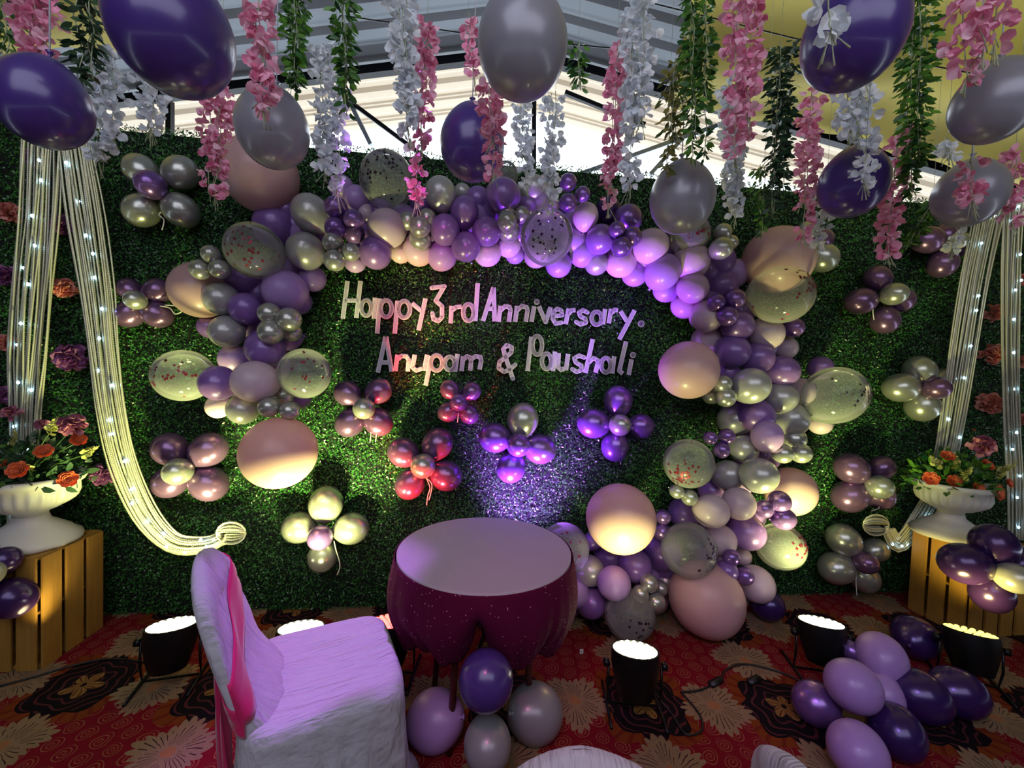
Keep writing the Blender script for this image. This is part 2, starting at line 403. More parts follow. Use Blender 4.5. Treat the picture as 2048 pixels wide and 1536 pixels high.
def balloon_prof(el, n):
    pr = []
    for i in range(n + 1):
        t = i / n; a = t * PI
        x = math.sin(a); y = -math.cos(a) * el
        if y < 0: x *= 1 - 0.17 * (-y / el) ** 2; y *= 1.10
        pr.append((max(x, 0.0), y))
    yb = -el * 1.10
    pr[0] = (0.035, yb - 0.10)
    pr[0:1] = [(0.10, yb - 0.17), (0.06, yb - 0.12), (0.035, yb - 0.05), (0.06, yb + 0.005)]
    pr = [p for p in pr]; pr[-1] = (0.001, pr[-1][1]); return pr
BMESH = {}
def balloon_mesh(k, big=False, el=1.08):
    key = (k, big, el)
    if key not in BMESH:
        mb = MB(); mb.lathe(balloon_prof(el, 28 if big else 18), 40 if big else 24)
        me = mesh_py('balloon', mb.V, mb.F); me.materials.append(BM[k]); BMESH[key] = me
    return BMESH[key]
M_conf = [mat('red_foil_confetti', '7c1830', 0.35, 0.4), mat('dark_foil_confetti', '2a1626', 0.3, 0.5)]
def aim(d):                                      # mesh +z (crown) towards d
    return Vector(d).to_track_quat('Z', 'Y')
def confetti(parent, n, center, spread, dark, size=0.07):
    mb = MB(); c = Vector(center).normalized()
    for i in range(n):
        d = (c + Vector([random.gauss(0, spread) for _ in range(3)])).normalized() if i % 5 else Vector([random.gauss(0, 1) for _ in range(3)]).normalized()
        p = d * 1.008; p.z *= 1.08 if p.z > 0 else 1.15; t = d.orthogonal().normalized(); w = d.cross(t); a0 = random.random() * 6
        s = size * random.uniform(0.7, 1.2); V = []
        for q in range(8):
            a = a0 + q * PI / 4; rr = s * (1 if q % 2 == 0 else 0.5); V.append(p + (t * math.cos(a) + w * math.sin(a)) * rr)
        mb.add(V, [tuple(range(8))])
    o = mb.build('confetti', M_conf[1 if dark else 0], parent, False); o['kind'] = 'stuff'; return o
def ordn(i): return ['first', 'second', 'third', 'fourth', 'fifth', 'sixth', 'seventh', 'eighth', 'ninth', 'tenth', 'eleventh', 'twelfth', 'thirteenth', 'fourteenth', 'fifteenth', 'sixteenth', 'seventeenth', 'eighteenth', 'nineteenth', 'twentieth', 'twenty-first', 'twenty-second', 'twenty-third', 'twenty-fourth', 'twenty-fifth', 'twenty-sixth', 'twenty-seventh', 'twenty-eighth', 'twenty-ninth', 'thirtieth'][i]
KIND = {'P': 'purple pearl', 'D': 'very dark purple', 'V': 'violet chrome', 'W': 'wine chrome', 'L': 'lilac pastel', 'K': 'salmon pink', 'C': 'pale pink', 'S': 'silver pearl', 'G': 'silver chrome', 'X': 'clear confetti-filled'}
# the arch: (x, y, radius in the photograph, kind, layer 0 front .. 3 back[, neck direction in the photograph])
ARCH = [
 (521,350,80,'K',2),(510,502,59,'X',0),(422,509,19,'G',0),(401,539,21,'G',0),(440,538,20,'G',0),(402,580,62,'K',3),(443,598,34,'S',1),(489,560,38,'P',2),
 (492,618,32,'P',1),(571,582,45,'L',1),(592,603,28,'P',2),(539,627,22,'G',0),(578,639,24,'G',0),(542,663,25,'G',0),(582,664,20,'G',1),(454,663,33,'S',1),(422,654,24,'P',3),
 (531,697,38,'P',1),(574,675,27,'P',2),(468,718,29,'L',2),(550,733,28,'P',3),(368,751,58,'X',1),(437,766,36,'P',0),(511,763,42,'C',0),(609,747,53,'X',0),
 (437,813,24,'C',2),(486,818,31,'S',1),(538,814,21,'G',0),(579,821,19,'G',0),(565,791,21,'G',1),(600,795,22,'P',2),(537,790,26,'L',3),(559,905,76,'K',0),
 (574,421,24,'P',2),(550,454,42,'P',2),(622,427,37,'S',1,(0.7,1)),(592,452,28,'P',3),(611,503,37,'S',1),(672,416,23,'V',0),(671,456,21,'V',0),(707,439,20,'V',0),(708,466,21,'V',1),
 (666,485,20,'G',0),(669,521,21,'G',0),(702,504,18,'G',0),(751,506,31,'P',1),(710,524,21,'L',2),(625,557,26,'L',2),(586,541,26,'L',3),(683,376,25,'L',3),(713,397,26,'L',2),
 (734,427,17,'C',2,(0,1)),(774,361,57,'X',1),(774,457,38,'C',1),(816,442,18,'G',1),(855,436,18,'G',1),(840,454,20,'G',0),(840,477,21,'G',1),(837,500,30,'C',2),(801,506,20,'C',3),
 (846,408,26,'P',3),(881,388,31,'S',1,(0.2,1)),(890,460,29,'P',1),(884,512,28,'L',2),(929,424,28,'P',1,(-0.1,1)),(932,494,28,'P',1),(973,463,28,'P',1),(975,506,26,'C',2),(925,385,17,'S',3),
 (1005,393,35,'P',1),(1067,380,28,'S',2),(1011,352,28,'X',3),(956,400,26,'P',3),(1013,424,17,'G',1),(1042,430,17,'G',1),(1014,444,19,'G',0),(1017,461,22,'G',1),(1017,490,24,'C',2),
 (1030,508,19,'L',3),(1093,474,54,'X',0),(1058,415,26,'P',3),(1088,411,29,'L',3),(1136,365,17,'V',1),(1165,389,15,'V',0),(1136,406,18,'V',0),(1171,433,25,'C',1,(-0.1,1)),
 (1146,482,28,'L',2),(1117,529,25,'L',2),(1073,512,23,'C',2),(1164,506,26,'L',2),(1216,421,26,'D',3),(1200,479,28,'P',1),(1256,438,28,'V',1),(1263,474,20,'V',0),(1243,494,20,'V',0),(1234,459,16,'V',0),
 (1193,526,23,'S',2),(1241,523,31,'C',2),(1269,547,25,'L',3),(1301,493,34,'C',1),(1325,544,34,'L',1),(1332,579,25,'L',2),(1378,470,43,'X',1),(1382,523,36,'C',1),(1385,576,30,'C',1),(1369,611,26,'C',2),
 (1442,497,22,'G',0),(1445,465,18,'G',1),(1461,485,15,'G',1),(1436,523,31,'P',2,(-1,0.6)),(1439,573,34,'P',2),(1413,632,32,'C',1),(1468,598,21,'V',0),(1433,605,17,'V',0),(1454,632,20,'V',0),
 (1474,652,31,'P',1),(1468,547,29,'L',3),(1413,679,28,'C',3),(1377,740,60,'K',0),(1555,520,72,'K',2),(1560,590,62,'X',0),(1531,667,34,'C',1),(1587,655,20,'V',1),(1569,696,24,'C',2),(1464,702,33,'P',1),
 (1514,717,32,'P',1),(1563,743,32,'P',1),(1455,745,24,'P',2),(1500,772,36,'S',0),(1558,796,33,'S',1),(1445,768,18,'G',0),(1423,791,17,'G',1),(1451,794,20,'G',0),(1599,784,29,'C',2),(1640,736,24,'P',3),
 (1669,791,62,'X',0),(1640,848,22,'C',2),(1512,831,34,'P',1),(1581,840,34,'S',1),(1470,840,33,'S',2),(1534,873,30,'L',0,(0.1,1)),(1421,876,13,'V',0),(1453,873,16,'V',0),(1443,900,16,'V',0),
 (1487,898,28,'S',1),(1587,878,23,'G',1),(1565,907,20,'G',0),(1602,907,20,'G',0),(1531,915,27,'P',2),(1377,927,51,'X',0),(1455,951,30,'S',1),(1517,951,36,'S',0),(1580,983,52,'K',2),
 (1559,1003,22,'V',0),(1528,1018,18,'V',0),(1567,1037,23,'V',0),(1477,1007,32,'C',0),(1422,1022,33,'C',0),(1354,983,14,'G',0),(1379,995,16,'G',0),(1421,981,24,'P',2),(1367,1027,29,'P',3),
 (1326,1034,15,'V',1),(1323,1064,17,'V',1),(1241,1037,71,'K',0),(1377,1100,57,'X',0),(1440,1081,32,'C',1),(1492,1064,36,'P',1),(1560,1093,50,'X',1),(1462,1115,17,'V',0),(1453,1142,22,'P',0),(1489,1152,18,'V',0),
 (1484,1113,18,'C',2),(1512,1168,36,'C',1),(1323,1100,38,'P',3),(1128,1097,52,'X',1),(1184,1083,18,'P',2),(1179,1141,29,'S',1),(1216,1117,28,'P',2),(1270,1131,32,'P',1),(1228,1166,33,'L',0),
 (1298,1166,18,'G',0),(1280,1188,17,'G',0),(1312,1204,19,'G',0),(1321,1177,15,'G',1),(1181,1204,31,'P',1),(1148,1182,30,'L',1),(1329,1162,25,'S',2),(1258,1252,54,'X',0),(1410,1243,79,'K',0,(0.5,1)),
 (1141,1228,22,'P',2),(1308,1228,27,'C',2),(1463,1196,33,'C',2),(1543,1204,17,'L',1),(1533,1236,32,'D',1),(1390,1190,30,'P',3),(1243,1215,24,'P',3)]
ARCH = [(e[0], e[1], e[2] * (1.07 if e[2] < 45 and e[3] != 'X' else 1.0)) + tuple(e[3:]) for e in ARCH]
N_FRONT = len(ARCH)
for i, (x, y) in enumerate([(606,470),(520,540),(520,590),(500,655),(508,712),(500,790),(648,455),(720,470),(760,430),(808,440),(866,470),(912,460),(950,440),(990,430),(1040,465),(1150,450),(1185,505),(1230,480),(1290,520),
    (1350,510),(1410,545),(1430,590),(1478,625),(1500,690),(1525,690),(1500,800),(1540,830),(1505,870),(1500,925),(1540,960),(1470,975),(1500,1030),(1410,1060),(1460,1060),(1330,1130),(1360,1170),(1290,1150),(1200,1170),(1240,1100),(1420,1110)]):
    ARCH.append((x, y, 31, 'P' if i % 3 else 'L', 3))
LAY = (0.40, 0.27, 0.15, 0.07)
groups = {}
arch_objs = []
for i, e in enumerate(ARCH):
    x, y, r, k, lay = e[:5]
    sec = 'foot' if (y > 1075 and x < 1600) or (960 < y and 900 < x < 1400) else 'left side' if x < 640 else 'right side' if x > 1300 else 'top'
    off = LAY[lay] + random.uniform(-0.015, 0.015)
    p = Wp(x, y, off); R = rad(r, p)
    off = max(off, R * 1.0 + 0.03); p = Wp(x, y, off); R = rad(r, p)
    if sec == 'foot' and p.z - R < 0.01:
        p = Wp(x, y, off); p.z = max(p.z, R + 0.005)
    if k == 'X' or r > 55: size = 'large'
    elif r < 24: size = 'small'
    else: size = ''
    if i >= N_FRONT: size = 'half-hidden'
    groups.setdefault((k, size, sec), []).append(i)
    big = r > 45
    if len(e) > 5:                                # neck shown: it points along the given direction in the photograph
        d = -( _r * e[5][0] - _u * e[5][1]) + (WN * 0.25)
    else:
        cx_, cy_ = (x - 1000) / 640, (y - 900) / 520
        d = WN + Vector((random.gauss(0, 0.35), 0, random.gauss(0, 0.35) + (0.1 if k != 'X' else 0.5)))
    el = 1.05 if k in 'GV' and r < 26 else 1.08 if k != 'K' else 1.04
    o = obj('confetti_balloon' if k == 'X' else 'balloon', balloon_mesh(k, big, el), loc=p, rot=aim(d), scale=R)
    arch_objs.append((i, o, k, size, sec, x, y))
    if k == 'X':
        c = Vector((random.uniform(-1, 1), -random.random(), random.uniform(-0.6, 0.3)))
        q = aim(d).inverted()
        spec = {510: ((0.2, -0.8, -0.2), 0.6, False, 46), 1560: ((0.55, -0.7, 0.45), 0.28, False, 60), 1669: ((0.6, -0.7, 0.0), 0.3, True, 40), 1377: ((0.6, -0.7, 0.0) if y > 1000 else (-0.6, -0.7, -0.3), 0.3, y > 1000, 60),
                774: ((0, -0.8, 0.1), 0.7, True, 80), 1093: ((0, -0.9, -0.3), 0.6, True, 40), 1128: ((0.2, -0.9, 0), 0.5, False, 20), 368: ((0.1, -0.9, 0), 0.5, False, 30), 609: ((0.0, -0.9, 0.2), 0.6, False, 22),
                1011: ((0, -0.8, 0.5), 0.5, True, 30), 1378: ((0.4, -0.8, 0.1), 0.6, False, 70)}.get(x, ((0.3, -0.8, 0), 0.5, True, 30))
        confetti(o, spec[3], q @ Vector(spec[0]), spec[1], spec[2])
for key, idx in groups.items():
    k, size, sec = key
    mem = [t for t in arch_objs if t[2] == k and t[3] == size and t[4] == sec]
    ver = sec in ('left side', 'right side')
    mem.sort(key=lambda t: t[6] if ver else t[5])
    nm = (size + ' ' if size else '') + KIND[k] + ' balloon'
    n = len(mem)
    for j, t in enumerate(mem):
        where = {'left side': "in the arch's left side", 'right side': "in the arch's right side", 'top': "in the arch's top", 'foot': "piled at the arch's right foot"}[sec]
        if n == 1: lab = f'{nm}, the only one {where}'
        else:
            a = 'top' if ver else 'left'
            ex = f'{"topmost" if ver else "leftmost"}' if j == 0 else (f'{"lowest" if ver else "rightmost"}' if j == n - 1 else f'{ordn(j)} from the {a}')
            lab = f'{nm} {where}, {ex}'
        tag(t[1], lab, 'balloon', 'balloons of the arch garland')
# ribbons and bare necks that show
M_rib = mat('white_ribbon', 'e8e2d8', 0.5)
def ribbon(mb, pts, w=0.003):
    mb.tube([Vector(p) for p in spline([tuple(q) for q in pts], 14)], w, 6)
# flowers of five balloons pinned to the backdrop and standing about
def cluster(label, mem, off=0.11, rib=None, place=None, group='balloon clusters pinned to the hedge', centre_in=-1):
    ps = []
    for j, (x, y, r, k) in enumerate(mem):
        o_ = off + (0.10 if j == len(mem) - 1 and centre_in == -1 else 0.0)
        p = place(x, y, r, j) if place else Wp(x, y, o_); ps.append(p)
    c = sum(ps, Vector()) / len(ps)
    root = empty('balloon_cluster', c); tag(root, label, 'balloons', group)
    for j, (x, y, r, k) in enumerate(mem):
        p = ps[j]; R = rad(r, p)
        if place is None and p is not None:
            pass
        d = (p - c); 
        last = j == len(mem) - 1
        if last and centre_in == -1: d = WN + Vector((0, 0, 0.1))
        obj('balloon', balloon_mesh(k, r > 40, 1.10), None, root, loc=p - c, rot=aim(d if d.length > 1e-4 else WN), scale=R / 1.03)
    if rib:
        mb = MB()
        for line in rib: ribbon(mb, [Wp(a, b, 0.16) - c for a, b in line])
        mb.build('ribbon', M_rib, root)
    return root
cluster('silver balloon cluster with a violet centre, at the upper left below the hedge top', [(283,342,38,'G'),(362,346,38,'G'),(283,421,38,'G'),(362,421,38,'G'),(302,370,33,'V')], rib=[[(322,424),(318,430),(328,440),(324,460)]])
cluster('violet cluster with silver centre left of the arch, beside the pink balloon', [(260,580,27,'W'),(315,582,29,'W'),(258,628,31,'W'),(314,628,31,'W'),(271,600,23,'G')], rib=[[(320,612),(340,616),(350,628),(364,622),(352,612),(330,610)]])
cluster('mauve chrome cluster with silver centre beside the bead curtain swag', [(340,898,37,'W'),(417,900,38,'W'),(341,963,37,'W'),(418,967,39,'W'),(356,943,31,'G')])
cluster('silver balloon cluster with lilac centre, lowest on the left above the chair', [(652,1008,36,'G'),(598,1055,34,'G'),(703,1057,34,'G'),(645,1113,32,'G'),(640,1075,27,'V')], rib=[[(668,1082),(672,1100),(680,1130),(674,1150)]])
cluster('wine cluster with silver centre under the word with A at lower left', [(695,787,27,'W'),(757,783,27,'W'),(700,845,30,'W'),(757,844,29,'W'),(728,817,23,'G')], rib=[[(735,846),(742,860),(740,885)],[(735,846),(752,862),(751,884)]])
cluster('smallest balloon cluster, red and violet lit, under the two lines of writing', [(900,780,20,'W'),(943,783,19,'W'),(896,824,21,'W'),(938,828,20,'W'),(917,805,18,'V')], rib=[[(917,826),(915,845)]])
cluster('red-lit cluster with trailing ribbon left above the round table', [(807,905,31,'W'),(875,888,32,'W'),(892,951,32,'W'),(820,968,31,'W'),(846,932,26,'G')], rib=[[(852,955),(860,975),(856,990),(853,1010)],[(852,955),(864,970),(858,1000)]])
cluster('magenta-lit cluster with a dark centre right above the round table', [(1045,840,33,'G'),(990,875,31,'V'),(1080,898,31,'V'),(1022,935,30,'V'),(1037,890,25,'V')])
cluster('violet cluster with silver centre right of the dark-centred one, under the name line', [(1236,802,30,'V'),(1187,847,31,'V'),(1282,852,26,'V'),(1230,893,29,'V'),(1240,850,23,'G')])
cluster('partly hidden cluster behind the large pink balloon at upper right', [(1588,478,26,'V'),(1640,480,27,'W'),(1645,515,33,'G'),(1596,515,28,'V'),(1612,462,20,'G')], off=0.10, centre_in=0)
cluster('violet cluster with greenish centre at right below the purple hanging balloon', [(1755,557,29,'W'),(1722,602,31,'W'),(1800,600,30,'W'),(1770,640,30,'W'),(1788,588,27,'G')], rib=[[(1752,602),(1746,620),(1748,640)]])
cluster('violet cluster beside the slanting bead curtain at upper right', [(1855,480,33,'W'),(1925,490,28,'W'),(1885,527,32,'W'),(1890,470,28,'W'),(1915,482,21,'G')])
cluster('silver cluster with wine centre left of the slanting bead curtain', [(1838,742,34,'G'),(1802,775,35,'G'),(1886,760,29,'G'),(1845,812,35,'G'),(1872,776,28,'W')])
cluster('wine cluster with silver centre above the netted curtain end on the right', [(1703,937,35,'W'),(1764,935,27,'W'),(1700,992,37,'W'),(1757,990,33,'W'),(1758,974,28,'G')], rib=[[(1745,990),(1754,1005),(1758,1016),(1742,1022)]])
cluster('silver chrome cluster lowest on the right of the hedge', [(1687,1080,36,'G'),(1750,1100,28,'G'),(1673,1136,37,'G'),(1728,1155,33,'G'),(1731,1125,26,'W')], rib=[[(1716,1138),(1712,1160),(1714,1192)]])
cluster('dark cluster tied to the right wooden crate', [(1987,1090,48,'D'),(1930,1127,50,'D'),(2052,1128,44,'D'),(1983,1187,44,'D'),(2028,1156,38,'S')], place=lambda x, y, r, j: P(x, y, 2.32 - (0.12 if j == 4 else 0)), group='balloon clusters by the crates')
cluster('dark cluster at the left edge tied to the wooden crate', [(8,1122,34,'D'),(25,1196,48,'D'),(-60,1190,50,'D'),(-50,1110,44,'D'),(-30,1150,36,'S')], place=lambda x, y, r, j: P(x, y, 1.92 - (0.10 if j == 4 else 0)), group='balloon clusters by the crates')
def onfloor(x, y, r, up=0.0):
    d = (EYE - up) * FPX / (y - (740 + (x - 1024) * 0.035) + r); return P(x, y, d)
F1 = [(1830,1275,50,'D'),(1915,1385,60,'D'),(1840,1392,62,'D'),(1632,1407,50,'V'),(1792,1462,62,'D'),(1700,1300,22,'V'),(1765,1392,46,'L'),(1715,1502,66,'L'),(1762,1315,54,'L'),(1706,1372,60,'L')]
ups = [0.0, 0, 0.0, 0, 0.0, 0.16, 0.02, 0.02, 0.10, 0.12]
root = cluster('heap of lilac and dark purple balloons on the carpet at lower right', F1, place=lambda x, y, r, j: onfloor(x, y, r, ups[j]), group='balloon clusters on the carpet', centre_in=0)
F2 = [(870,1440,64,'L'),(1070,1425,62,'I'),(975,1488,56,'I'),(972,1360,62,'H')]
def f2(x, y, r, j): return onfloor(x, y, r) if j < 2 else P(x, y, 1.46 if j == 2 else 1.42)
cluster('cluster of four balloons, dark purple uppermost, standing before the table legs', F2, place=f2, group='balloon clusters on the carpet', centre_in=0)
p = onfloor(785, 1568, 66); o = obj('balloon', balloon_mesh('I', True, 1.08), loc=p, rot=aim((0.1, -0.3, 1)), scale=rad(66, p)); tag(o, 'grey pearl balloon cut by the bottom edge beside the covered chair', 'balloon')
# hanging balloons
M_string = mat('white_string', 'dfe3ea', 0.6)
HANG = [
 (345,62,138,'H',0.95,(-0.25,1),'largest dark purple balloon, hanging at the upper left before the leaves'),
 (88,208,100,'H',1.15,(0.3,1),'purple balloon cut by the left edge, hanging on a white string'),
 (1045,90,106,'I',1.15,(0,1),'grey pearl balloon hanging at the top centre'),
 (945,288,72,'H',1.75,(0,1),'purple balloon hanging behind pink petals, left of the sky gap post'),
 (546,258,80,'I',1.55,(0.2,1),'silver grey balloon hanging before the pale pink one at upper left'),
 (1364,397,70,'I',1.75,(0,1),'silver balloon hanging before the top right bend of the arch'),
 (1706,72,115,'H',1.05,(0.1,1),'dark purple balloon with white petals before it, at upper right'),
 (1706,366,73,'H',1.65,(0.25,1),'smaller purple balloon hanging below the white petals at right'),
 (1990,205,92,'I',1.25,(0.35,1),'silver balloon cut by the right edge, higher of two silver ones there'),
 (1938,388,74,'I',1.6,(0.25,1),'silver balloon with pink petals before it, lower of two at the right edge')]
for x, y, r, k, d, nd, lab in HANG:
    p = P(x, y, d); R = rad(r, p) / 1.04
    up = (_r * nd[0] * 0.4 + _u * 1.0).normalized()
    o = obj('hanging_balloon', balloon_mesh(k, True, 1.12), loc=p, rot=aim(-up), scale=R)
    tag(o, lab, 'balloon', 'single balloons hanging from above')
    q = aim(-up).inverted()
    top = (q @ ((p + up * R * 1.3) - p)) / R; zt = q @ Vector((0, 0, max(0.2, (roof_z(p.x, 0) - 0.02 - p.z)) / R))
    mb = MB(); mb.tube([top, top + zt], 0.0022 / R, 5); mb.build('string', M_string, o)

# ------------------------------------------------------------------ writing
M_foam = mat('white_foam_edge', 'f0eaf0', 0.5)
M_glit = mat('silver_glitter', 'd2cad6', 0.35, 0.4, bump=(420, 0.8, 0.004), var=(300, 0.35))
T1 = lambda x, y: (670 + x / 6.4, 550 + y / 6.4)
T2 = lambda x, y: (980 + x / 6.4, 550 + y / 6.4)
def ell(cx_, cy_, rx, ry, n=18): return [(cx_ + rx * math.cos(2 * PI * i / n), cy_ + ry * math.sin(2 * PI * i / n)) for i in range(n + 1)]
def c1(pts): return [T1(*p) for p in pts]
def c2(pts): return [T2(*p) for p in pts]
WORDS = [
 ('word Happy cut out in silver glitter, start of the upper line', 'word_cutout', [
  ('H', [c1([(160,75),(100,560)]), c1([(328,75),(272,550)]), c1([(125,325),(300,325)])]),
  ('a', [c1(ell(400,420,64,100)), c1([(512,290),(498,560)])]),
  ('p', [c1([(575,300),(540,750)]), c1(ell(655,430,72,108))]),
  ('p', [c1([(800,330),(765,750)]), c1(ell(885,440,75,108))]),
  ('y', [c1([(985,360),(1105,460)]), c1([(1158,300),(1070,710)])])]),
 ('ordinal 3rd cut out in silver glitter, between Happy and Anniversary', 'word_cutout', [
  ('3', [c1([(1240,165),(1400,145),(1290,330),(1370,400),(1370,540),(1320,590),(1262,565),(1248,490)])]),
  ('r', [c1([(1492,395),(1480,620)]), c1([(1500,450),(1550,410),(1620,405)])]),
  ('d', [c1(ell(1708,480,68,108)), c1([(1827,105),(1795,590)])])]),
 ('word Anniversary with a full stop, cut out in silver glitter', 'word_cutout', [
  ('A', [c2([(45,160),(-90,590)]), c2([(45,160),(60,595)]), c2([(-40,430),(50,430)])]),
  ('n', [c2([(135,395),(108,600)]), c2([(140,450),(190,400),(250,410),(262,450),(242,600)])]),
  ('n', [c2([(348,395),(322,600)]), c2([(352,450),(405,400),(465,410),(480,450),(458,600)])]),
  ('i', [c2([(565,400),(530,600)]), c2(ell(600,345,10,10,6))]),
  ('v', [c2([(625,400),(712,600),(775,410)])]),
  ('e', [c2([(812,525),(922,515),(912,455),(865,432),(815,470),(803,560),(840,620),(912,608)])]),
  ('r', [c2([(1008,430),(968,630)]), c2([(1000,500),(1045,450),(1095,450)])]),
  ('s', [c2([(1245,478),(1190,450),(1140,480),(1160,530),(1220,560),(1225,610),(1160,632),(1105,600)])]),
  ('a', [c2(ell(1365,552,64,84)), c2([(1474,435),(1446,632)])]),
  ('r', [c2([(1552,435),(1520,620)]), c2([(1548,490),(1595,445),(1640,450)])]),
  ('y', [c2([(1672,462),(1752,590)]), c2([(1852,450),(1655,825)])]),
  ('full_stop', [c2(ell(1935,625,14,14,8))])]),
 ('first name on the lower line, starting with A, silver glitter cut-out', 'word_cutout', [
  ('A', [c1([(648,790),(548,1250)]), c1([(655,790),(725,1240)]), c1([(590,1120),(700,1120)])]),
  ('n', [c1([(800,1020),(772,1230)]), c1([(805,1080),(850,1035),(915,1040),(945,1090),(930,1235)])]),
  ('u', [c1([(1022,1020),(992,1180),(1040,1222),(1115,1195)]), c1([(1180,1020),(1140,1225)])]),
  ('p', [c1([(1235,1040),(1160,1415)]), c1(ell(1300,1125,75,98))]),
  ('a', [c1(ell(1470,1132,64,86)), c1([(1570,1010),(1536,1240)])]),
  ('m', [c1([(1640,1040),(1620,1230)]), c1([(1645,1080),(1690,1040),(1735,1060),(1742,1110),(1730,1225)]), c1([(1745,1080),(1800,1040),(1860,1050),(1872,1100),(1850,1210)])])]),
 ('ampersand cut-out between the two names on the lower line', 'symbol_cutout', [
  ('ampersand', [c2([(292,1325),(195,1040),(170,950),(215,897),(278,925),(272,990),(205,1050),(122,1110),(112,1190),(180,1238),(250,1212),(320,1150)])])]),
 ('second name on the lower line, starting with P, silver glitter cut-out', 'word_cutout', [
  ('P', [c2([(530,790),(480,1230)]), c2(ell(605,900,62,120))]),
  ('a', [c2(ell(724,1104,60,100)), c2([(832,980),(806,1232)])]),
  ('u', [c2([(880,1000),(870,1175),(910,1215),(962,1190)]), c2([(1000,1010),(972,1220)])]),
  ('s', [c2([(1205,1055),(1140,1030),(1080,1065),(1100,1120),(1170,1160),(1172,1215),(1110,1240),(1055,1205)])]),
  ('h', [c2([(1315,820),(1222,1255)]), c2([(1265,1120),(1320,1062),(1378,1090),(1382,1130),(1350,1250)])]),
  ('a', [c2(ell(1484,1154,60,94)), c2([(1590,1040),(1564,1262)])]),
  ('l', [c2([(1742,850),(1655,1225),(1700,1262)])]),
  ('i', [c2([(1812,1080),(1775,1280)]), c2(ell(1830,1025,12,12,6))])])]
def stroke_mesh(strokes, wpx, z0, z1, org):
    """flat strokes of width wpx, from z0 to z1 in front of the hedge, joined with round corners"""
    mb = MB()
    def prism(poly):
        n = len(poly); mb.add([Wp(x, y, z0) - org for x, y in poly] + [Wp(x, y, z1) - org for x, y in poly],
               [tuple(range(n))[::-1], tuple(range(n, 2 * n))] + [(i, (i + 1) % n, (i + 1) % n + n, i + n) for i in range(n)])
    for st in strokes:
        h = wpx / 2
        for i in range(len(st) - 1):
            (x0, y0), (x1, y1) = st[i], st[i + 1]; L = math.hypot(x1 - x0, y1 - y0)
            if L < 1e-3: continue
            nx, ny = -(y1 - y0) / L * h, (x1 - x0) / L * h
            prism([(x0 + nx, y0 + ny), (x1 + nx, y1 + ny), (x1 - nx, y1 - ny), (x0 - nx, y0 - ny)])
        for j, (x, y) in enumerate(st):
            if 0 < j < len(st) - 1 or len(st) > 5: prism([(x + h * math.cos(a), y - h * math.sin(a)) for a in [2 * PI * q / 12 for q in range(12)]])
    return mb
for lab, nm, letters in WORDS:
    xs = [p for _, s in letters for st in s for p in st]; mx_, my_ = sum(p[0] for p in xs) / len(xs), sum(p[1] for p in xs) / len(xs)
    org = Wp(mx_, my_, 0.03); root = empty(nm, org); tag(root, lab, 'sign', 'glitter writing on the hedge')
    for ch, st in letters:
        dn = 'full_stop' if ch == 'full_stop' else 'ampersand' if ch == 'ampersand' else 'letter' if ch.isalpha() else 'numeral'
        L_ = stroke_mesh(st, 8.8 if dn != 'full_stop' else 9.5, 0.020, 0.044, org).build(dn, M_foam, root, False)
        stroke_mesh(st, 6.4 if dn != 'full_stop' else 7.5, 0.044, 0.048, org).build('glitter_face', M_glit, L_, False)

# ------------------------------------------------------------------ hanging artificial flower and leaf garlands
M_pinkp = mat('pink_petal', 'f07aa8', 0.7, island=('f58cb6', 'ffd6e4'), trans=0.3)
M_whitep = mat('white_petal', 'e6edf4', 0.7, island=('e0e9f2', 'ffffff'), trans=0.35)
M_leaf = {'green': mat('green_leaf', '2f7a3a', 0.35, island=('0f4a2a', '6fa53a'), trans=0.2), 'dark': mat('dark_leaf', '1f4a2c', 0.35, island=('10301e', '4a6a48'), trans=0.15),
          'olive': mat('olive_leaf', '6f7f3c', 0.4, island=('3c5a2a', 'a89a50'), trans=0.2)}
M_stem = mat('garland_stem', 'a8b08c', 0.6)
def batch_petals(C, D, size, cup):
    """rounded petals: C centres, D outward directions; 7-vertex cupped fans"""
    n = len(C); a = rng.normal(0, 1, (n, 3)); a -= D * (a * D).sum(1)[:, None]; a /= np.linalg.norm(a, axis=1)[:, None]; nn = np.cross(D, a)
    s = size[:, None]
    prof = [(0, 0, 0), (0.35, 0.42, .10), (0.80, 0.52, .22), (1.12, 0.22, .12), (1.12, -0.22, .12), (0.80, -0.52, .22), (0.35, -0.42, .10), (0.65, 0, -0.02)]
    V = np.stack([C + D * s * u + a * s * v + nn * s * w * cup for u, v, w in prof], 1).reshape(-1, 3)
    f = np.array([(0, 1, 7), (1, 2, 7), (2, 3, 7), (3, 4, 7), (4, 5, 7), (5, 6, 7), (6, 0, 7)])
    return V, (np.arange(n)[:, None, None] * 8 + f[None]).reshape(-1, 3)
def batch_leaves(C, D, L, W):
    n = len(C); a = rng.normal(0, 1, (n, 3)); a -= D * (a * D).sum(1)[:, None]; a /= np.linalg.norm(a, axis=1)[:, None]; nn = np.cross(D, a)
    L = L[:, None]
    prof = [(0, 0, 0), (0.3, W, .05), (0.68, W * 0.85, .03), (1.0, 0, -.08), (0.68, -W * 0.85, .03), (0.3, -W, .05)]
    V = np.stack([C + D * L * u + a * L * v + nn * L * w for u, v, w in prof], 1).reshape(-1, 3)
    f = np.array([(0, 1, 4, 5), (1, 2, 3, 4)])
    return V, (np.arange(n)[:, None, None] * 6 + f[None]).reshape(-1, 4)
def norm(a): return a / np.linalg.norm(a, axis=-1, keepdims=True)
